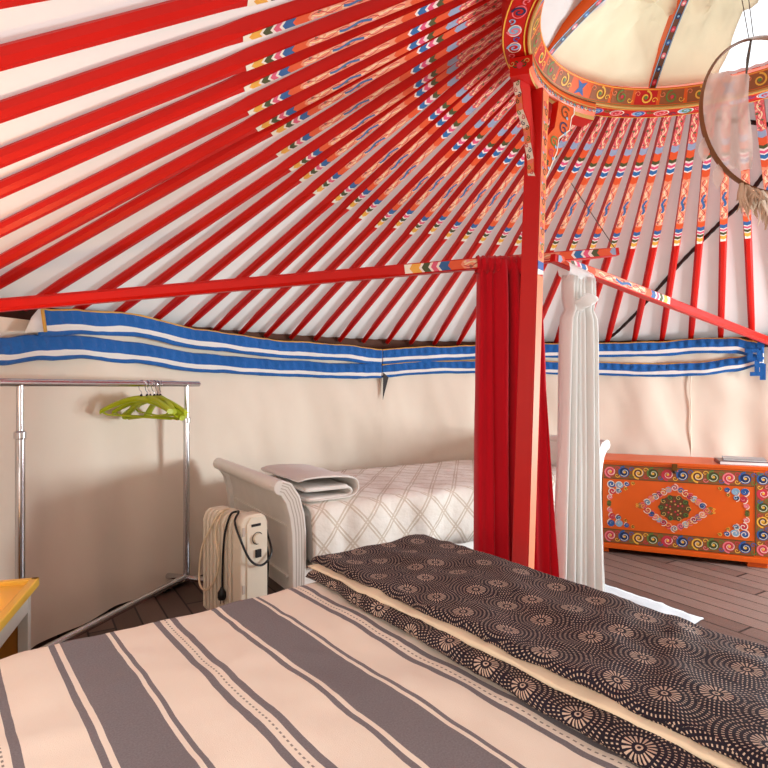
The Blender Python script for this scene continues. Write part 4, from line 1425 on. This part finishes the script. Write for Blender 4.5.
lamp = thing('bedside_lamp', tp(0.24, 0.27, TZ - 0.009), 'small brass bedside lamp with an opaque shade on the yellow table', 'lamp')
lc = tp(0.24, 0.27, TZ - 0.009)
MB().lathe([(0.0, 0.0), (0.06, 0.0), (0.062, 0.01), (0.02, 0.025), (0.012, 0.05), (0.010, 0.24), (0.018, 0.25), (0.018, 0.29), (0.0, 0.29)], lc, 'brass', 20).build('stand', lamp)
MB().lathe([(0.0, 0.0), (0.013, 0.0), (0.016, 0.02), (0.030, 0.05), (0.032, 0.07), (0.022, 0.095), (0.0, 0.105)], lc + Vector((0, 0, 0.29)), 'bulb', 20).build('bulb', lamp)
MB().lathe([(0.115, 0.22), (0.075, 0.47), (0.072, 0.47), (0.112, 0.22), (0.115, 0.22)], lc, 'brass', 28).build('lamp_shade', lamp)
ld = bpy.data.lights.new('bulb_light', 'POINT'); ld.energy = 24; ld.color = (1.0, 0.60, 0.28); ld.shadow_soft_size = 0.04
lo = bpy.data.objects.new('bulb_light', ld); COL.objects.link(lo); lo.location = lc + Vector((0, 0, 0.43))

# ------------------------------------------------------------------ big bed in the foreground
A_ = Vector((-0.93, 1.39, 0)); us = Vector((0.785, 0.62, 0)).normalized(); vt = Vector((0.62, -0.785, 0)).normalized()
def bp(s, t, z): return A_ + us * s + vt * t + Vector((0, 0, z))
S0, S1, T0, T1 = -0.62, 1.40, 0.0, 1.50
big = thing('double_bed', bp((S0 + S1) / 2, (T0 + T1) / 2, 0), 'wide low double bed in the foreground under the striped bedspread', 'bed')
MB().box(bp((S0 + S1) / 2, (T0 + T1) / 2, 0.22), (S1 - S0 - 0.04, T1 - T0 - 0.04, 0.16), 'white_wood', X=us, Y=vt).build('bed_base', big, smooth=False, bev=0.01)
for s in (S0 + 0.1, S1 - 0.1):
    for t in (T0 + 0.1, T1 - 0.1):
        MB().box(bp(s, t, 0.07), (0.07, 0.07, 0.14), 'white_wood', X=us, Y=vt).build('leg', big, smooth=False, bev=0.004)
tag(MB().box(bp((S0 + S1) / 2, (T0 + T1) / 2, 0.44), (S1 - S0 - 0.05, T1 - T0 - 0.05, 0.275), 'mattress', X=us, Y=vt).build('mattress', loc=bp((S0 + S1) / 2, (T0 + T1) / 2, 0.3), bev=0.045),
    'deep double mattress under the striped bedspread', 'mattress')
# bedspread: a grid whose outer rings hang down the sides
def side_map(x, lo, hi, drop=0.30, rad=0.05):
    """maps cloth coordinate to (position, fall) with a rounded edge"""
    def one(d):
        if d <= 0: return 0.0, 0.0
        arc_l = rad * PI / 2
        if d < arc_l:
            a = d / rad
            return rad * math.sin(a), rad * (1 - math.cos(a))
        return rad, rad + (d - arc_l)
    if x < lo + rad:
        h, f = one(lo + rad - x); return lo + rad - h, f
    if x > hi - rad:
        h, f = one(x - hi + rad); return hi - rad + h, f
    return x, 0.0
NSX, NTX = 120, 96
DR = 0.27
s_lo, s_hi, t_lo, t_hi = S0 - DR, S1 + DR, T0 - DR, T1 + DR
m = MB()
def spread(i, j):
    s = lerp(s_lo, s_hi, i / NSX); t = lerp(t_lo, t_hi, j / NTX)
    ps, f1 = side_map(s, S0, S1 + 0.012); pt, f2 = side_map(t, T0 - 0.012, T1 + 0.012)
    fall = max(f1, f2)
    z = 0.602 - fall + (0.010 * fbm(s * 3.1, t * 3.1) + 0.004 * fbm(s * 9, t * 9, 3)) * (1 if fall < 0.02 else 0.2)
    w = 0.012 * math.sin((s if f2 > f1 else t) * 22) * min(1, fall / 0.2)
    n_ = (vt * (1 if t > 0.7 else -1)) if f2 > f1 else (us * (1 if s > 0.4 else -1))
    return bp(ps, pt, z) + n_ * w
m.grid(NSX, NTX, spread, 'bedspread', uv=lambda i, j: (lerp(s_lo, s_hi, i / NSX), lerp(t_lo, t_hi, j / NTX)), flip=True)
tag(m.build('bedspread', loc=bp(0.4, 0.75, 0.6), angle=180), 'cream bedspread with grey stripes covering the foreground bed', 'bedspread')

# printed throw folded across the foot of the bed
thr = thing('folded_throw', bp(1.15, 0.75, 0.61), 'dark throw printed with rings of dashes, folded over the bed foot', 'throw blanket')
def slab(name, s0, s1, t0, t1, z0, h, mat, wob, drape=False, seed=0.0, ns=64, nt=110):
    """closed rounded cloth layer"""
    m = MB()
    skew = 0.05 if name == 'lower_fold' else 0.01
    cross = []
    rr = h / 2
    for q in range(7):
        a = PI * 1.5 - PI * q / 6
        cross.append((s0 + rr + rr * math.cos(a) * 1.0, z0 + rr + rr * math.sin(a)))
    K = 22
    for q in range(1, K): cross.append((lerp(s0 + rr, s1 - rr, q / K), z0 + h))
    for q in range(7):
        a = PI / 2 - PI * q / 6
        cross.append((s1 - rr + rr * math.cos(a), z0 + rr + rr * math.sin(a)))
    acc_ = [0]
    for (x0, y0_), (x1, y1_) in zip(cross, cross[1:]): acc_.append(acc_[-1] + math.hypot(x1 - x0, y1_ - y0_))
    nc = len(cross) - 1
    def f(i, j):
        t = lerp(t0, t1, i / nt)
        s, z = cross[j]
        s = s0 + (s - s0) * (1 - 0.115 * max(0, t) / 1.2)
        hump = (z - z0) / h
        endt = min((t - t0), (t1 - t)) / 0.03
        e = min(1.0, max(0.0, endt)) ** 0.5
        ed = wob * fbm(t * 4.5, seed) + wob * 0.5 * fbm(t * 13, seed + 3)
        wr = (0.011 * fbm(s * 7 + seed, t * 5, 1.0) + 0.009 * max(0, fbm(s * 4 + t * 9, seed + 6))) * hump
        zz = z0 + (z - z0) * (0.25 + 0.75 * e) + wr
        fall = 0.0
        if drape and t < 0.0:
            fall = min(0.05, -t) 
        return bp(s - skew * max(0, t) * (1 - (s - s0) / (s1 - s0)) + ed * (1 - (s - s0) / (s1 - s0)), t + 0.008 * fbm(s * 9, seed), zz - fall)
    m.grid(nt, nc, f, mat, uv=lambda i, j: (lerp(t0, t1, i / nt), acc_[j] + seed * 0.37), flip=True)
    return m.build(name, thr, angle=180)
slab('lower_fold', 0.856, 1.385, -0.012, 1.50, 0.608, 0.034, 'throw', 0.012, seed=1.0)
slab('lining', 0.870, 1.375, -0.020, 1.50, 0.640, 0.012, 'cream_cloth', 0.012, seed=1.0)
slab('upper_fold', 0.893, 1.40, -0.032, 1.50, 0.648, 0.026, 'throw', 0.016, seed=2.3)

# ------------------------------------------------------------------ small hanging things
# corrugated black hose running behind the roof poles
def on_roof(px, py, lift=0.036):
    """point where the camera's line of sight meets the roof cone just under the canvas"""
    kx, kz = (px - 384) / FX, (Y0 - py) / FX
    best = None
    for q in range(200, 5200):
        y = q / 1000
        p_ = Vector((kx * y, y, CAM_Z + kz * y))
        r = math.hypot(p_.x - CX, p_.y - CY)
        if y > 2.9 and p_.z >= pole_z(r, lift): return p_
    return p_
hp_ = spline([on_roof(*p) for p in ((606, 340), (618, 331), (640, 309), (677, 267), (700, 243), (719, 224), (737, 207), (752, 190), (768, 170), (800, 135))], 6)
tag(MB().tube(hp_, [0.011 if i % 2 else 0.0135 for i in range(len(hp_))], 'hose', 10).build('hose', loc=hp_[0]), 'black ribbed hose snaking up the canvas behind the roof poles', 'hose')
hp2 = spline([on_roof(*p) for p in ((700, 117), (716, 119), (745, 121.5), (768, 124.5), (790, 128))], 6)
tag(MB().tube(hp2, 0.011, 'hose', 10).build('cable', loc=hp2[0]), 'short dark cable behind the poles just below the crown ring', 'cable')
# thin cord from roof pole to the tip of the left curtain rod
ca, cb_ = at(616, 250, 2.76), at(571, 183, 2.75)
tag(MB().tube([ca, cb_], 0.0022, 'cord', 6).build('cord', loc=ca), 'thin grey cord stretched from the rod tip up to the roof', 'cord')

# hanging hoop mobile
HY = 2.02
hc_ = at(770, 115, HY); hr = 77 / FX * HY
mob = thing('hoop_mobile', hc_, 'round bent-wood hoop with gauze and fur hanging below the crown opening', 'mobile')
def hoop(a, r=hr, dy=0.0): return hc_ + Vector((r * math.cos(a), dy + 0.05 * math.cos(a), r * math.sin(a)))
N = 64
MB().grid(N, 4, lambda i, j: hoop(2 * PI * i / N, hr + (0.0, 0.005, 0.0, -0.005)[j % 4]) + Vector((0, (-0.014, 0, 0.014, 0)[j % 4], 0)), 'bentwood', close_u=True, close_v=True).build('hoop', mob, angle=60)
m = MB()
def gz(i, j):
    t = i / 14
    zz = lerp(78, 172, t)
    dz = (115 - zz) / FX * HY
    half = math.sqrt(max(0.0, hr ** 2 - dz ** 2))
    xl = -half; xr = (748 - 770) / FX * HY
    x = lerp(xl, min(xr, 0), j / 10)
    return hc_ + Vector((x, 0.05 * x / hr + 0.012 * math.sin(j * 1.3 + i * 0.4), dz))
m.grid(14, 10, gz, 'gauze'); m.build('gauze_panel', mob, angle=180)
m = MB()
random.seed(3)
for q in range(70):
    a = R(random.uniform(245, 285)); p0 = hoop(a)
    ln_ = random.uniform(0.05, 0.13)
    p1 = p0 + Vector((random.uniform(-0.02, 0.02), random.uniform(-0.03, 0.03), -ln_ * 0.5)); p2 = p1 + Vector((random.uniform(-0.02, 0.02), random.uniform(-0.02, 0.02), -ln_ * 0.5))
    m.tube([p0, p1, p2], [0.008, 0.007, 0.001], 'fur' if q % 4 else 'p_white', 5)
m.build('fur_tuft', mob)
for nm, ctrl, c in (('feather', 200, 0), ('feather', 222, 1)):
    p0 = hoop(R(ctrl))
    m = MB()
    m.grid(8, 4, lambda i, j: p0 + Vector((0.02 * math.sin(PI * i / 8) * (j / 2 - 1), 0.01 * i / 8, -0.09 * i / 8)), 'gauze')
    m.build(nm, mob, angle=180)
tz = Vector((CX, CY, HUBZ - 0.02))
for aa, dx in ((108, -0.01), (104, 0.01)):
    MB().tube([hoop(R(aa)), hoop(R(aa)).lerp(tz, 0.5) + Vector((dx, 0, 0)), tz + Vector((dx, 0, 0))], 0.0016, 'cord', 6).build('suspension_cord', mob)
m = MB()
pa = hoop(R(106))
m.tube([pa, pa + Vector((-0.012, 0, -0.07)), pa + Vector((-0.02, 0, -0.15))], [0.004, 0.006, 0.002], 'cord', 6)
m.build('twisted_cord', mob)

for o in list(bpy.data.objects):
    if '_w' in o: del o['_w']
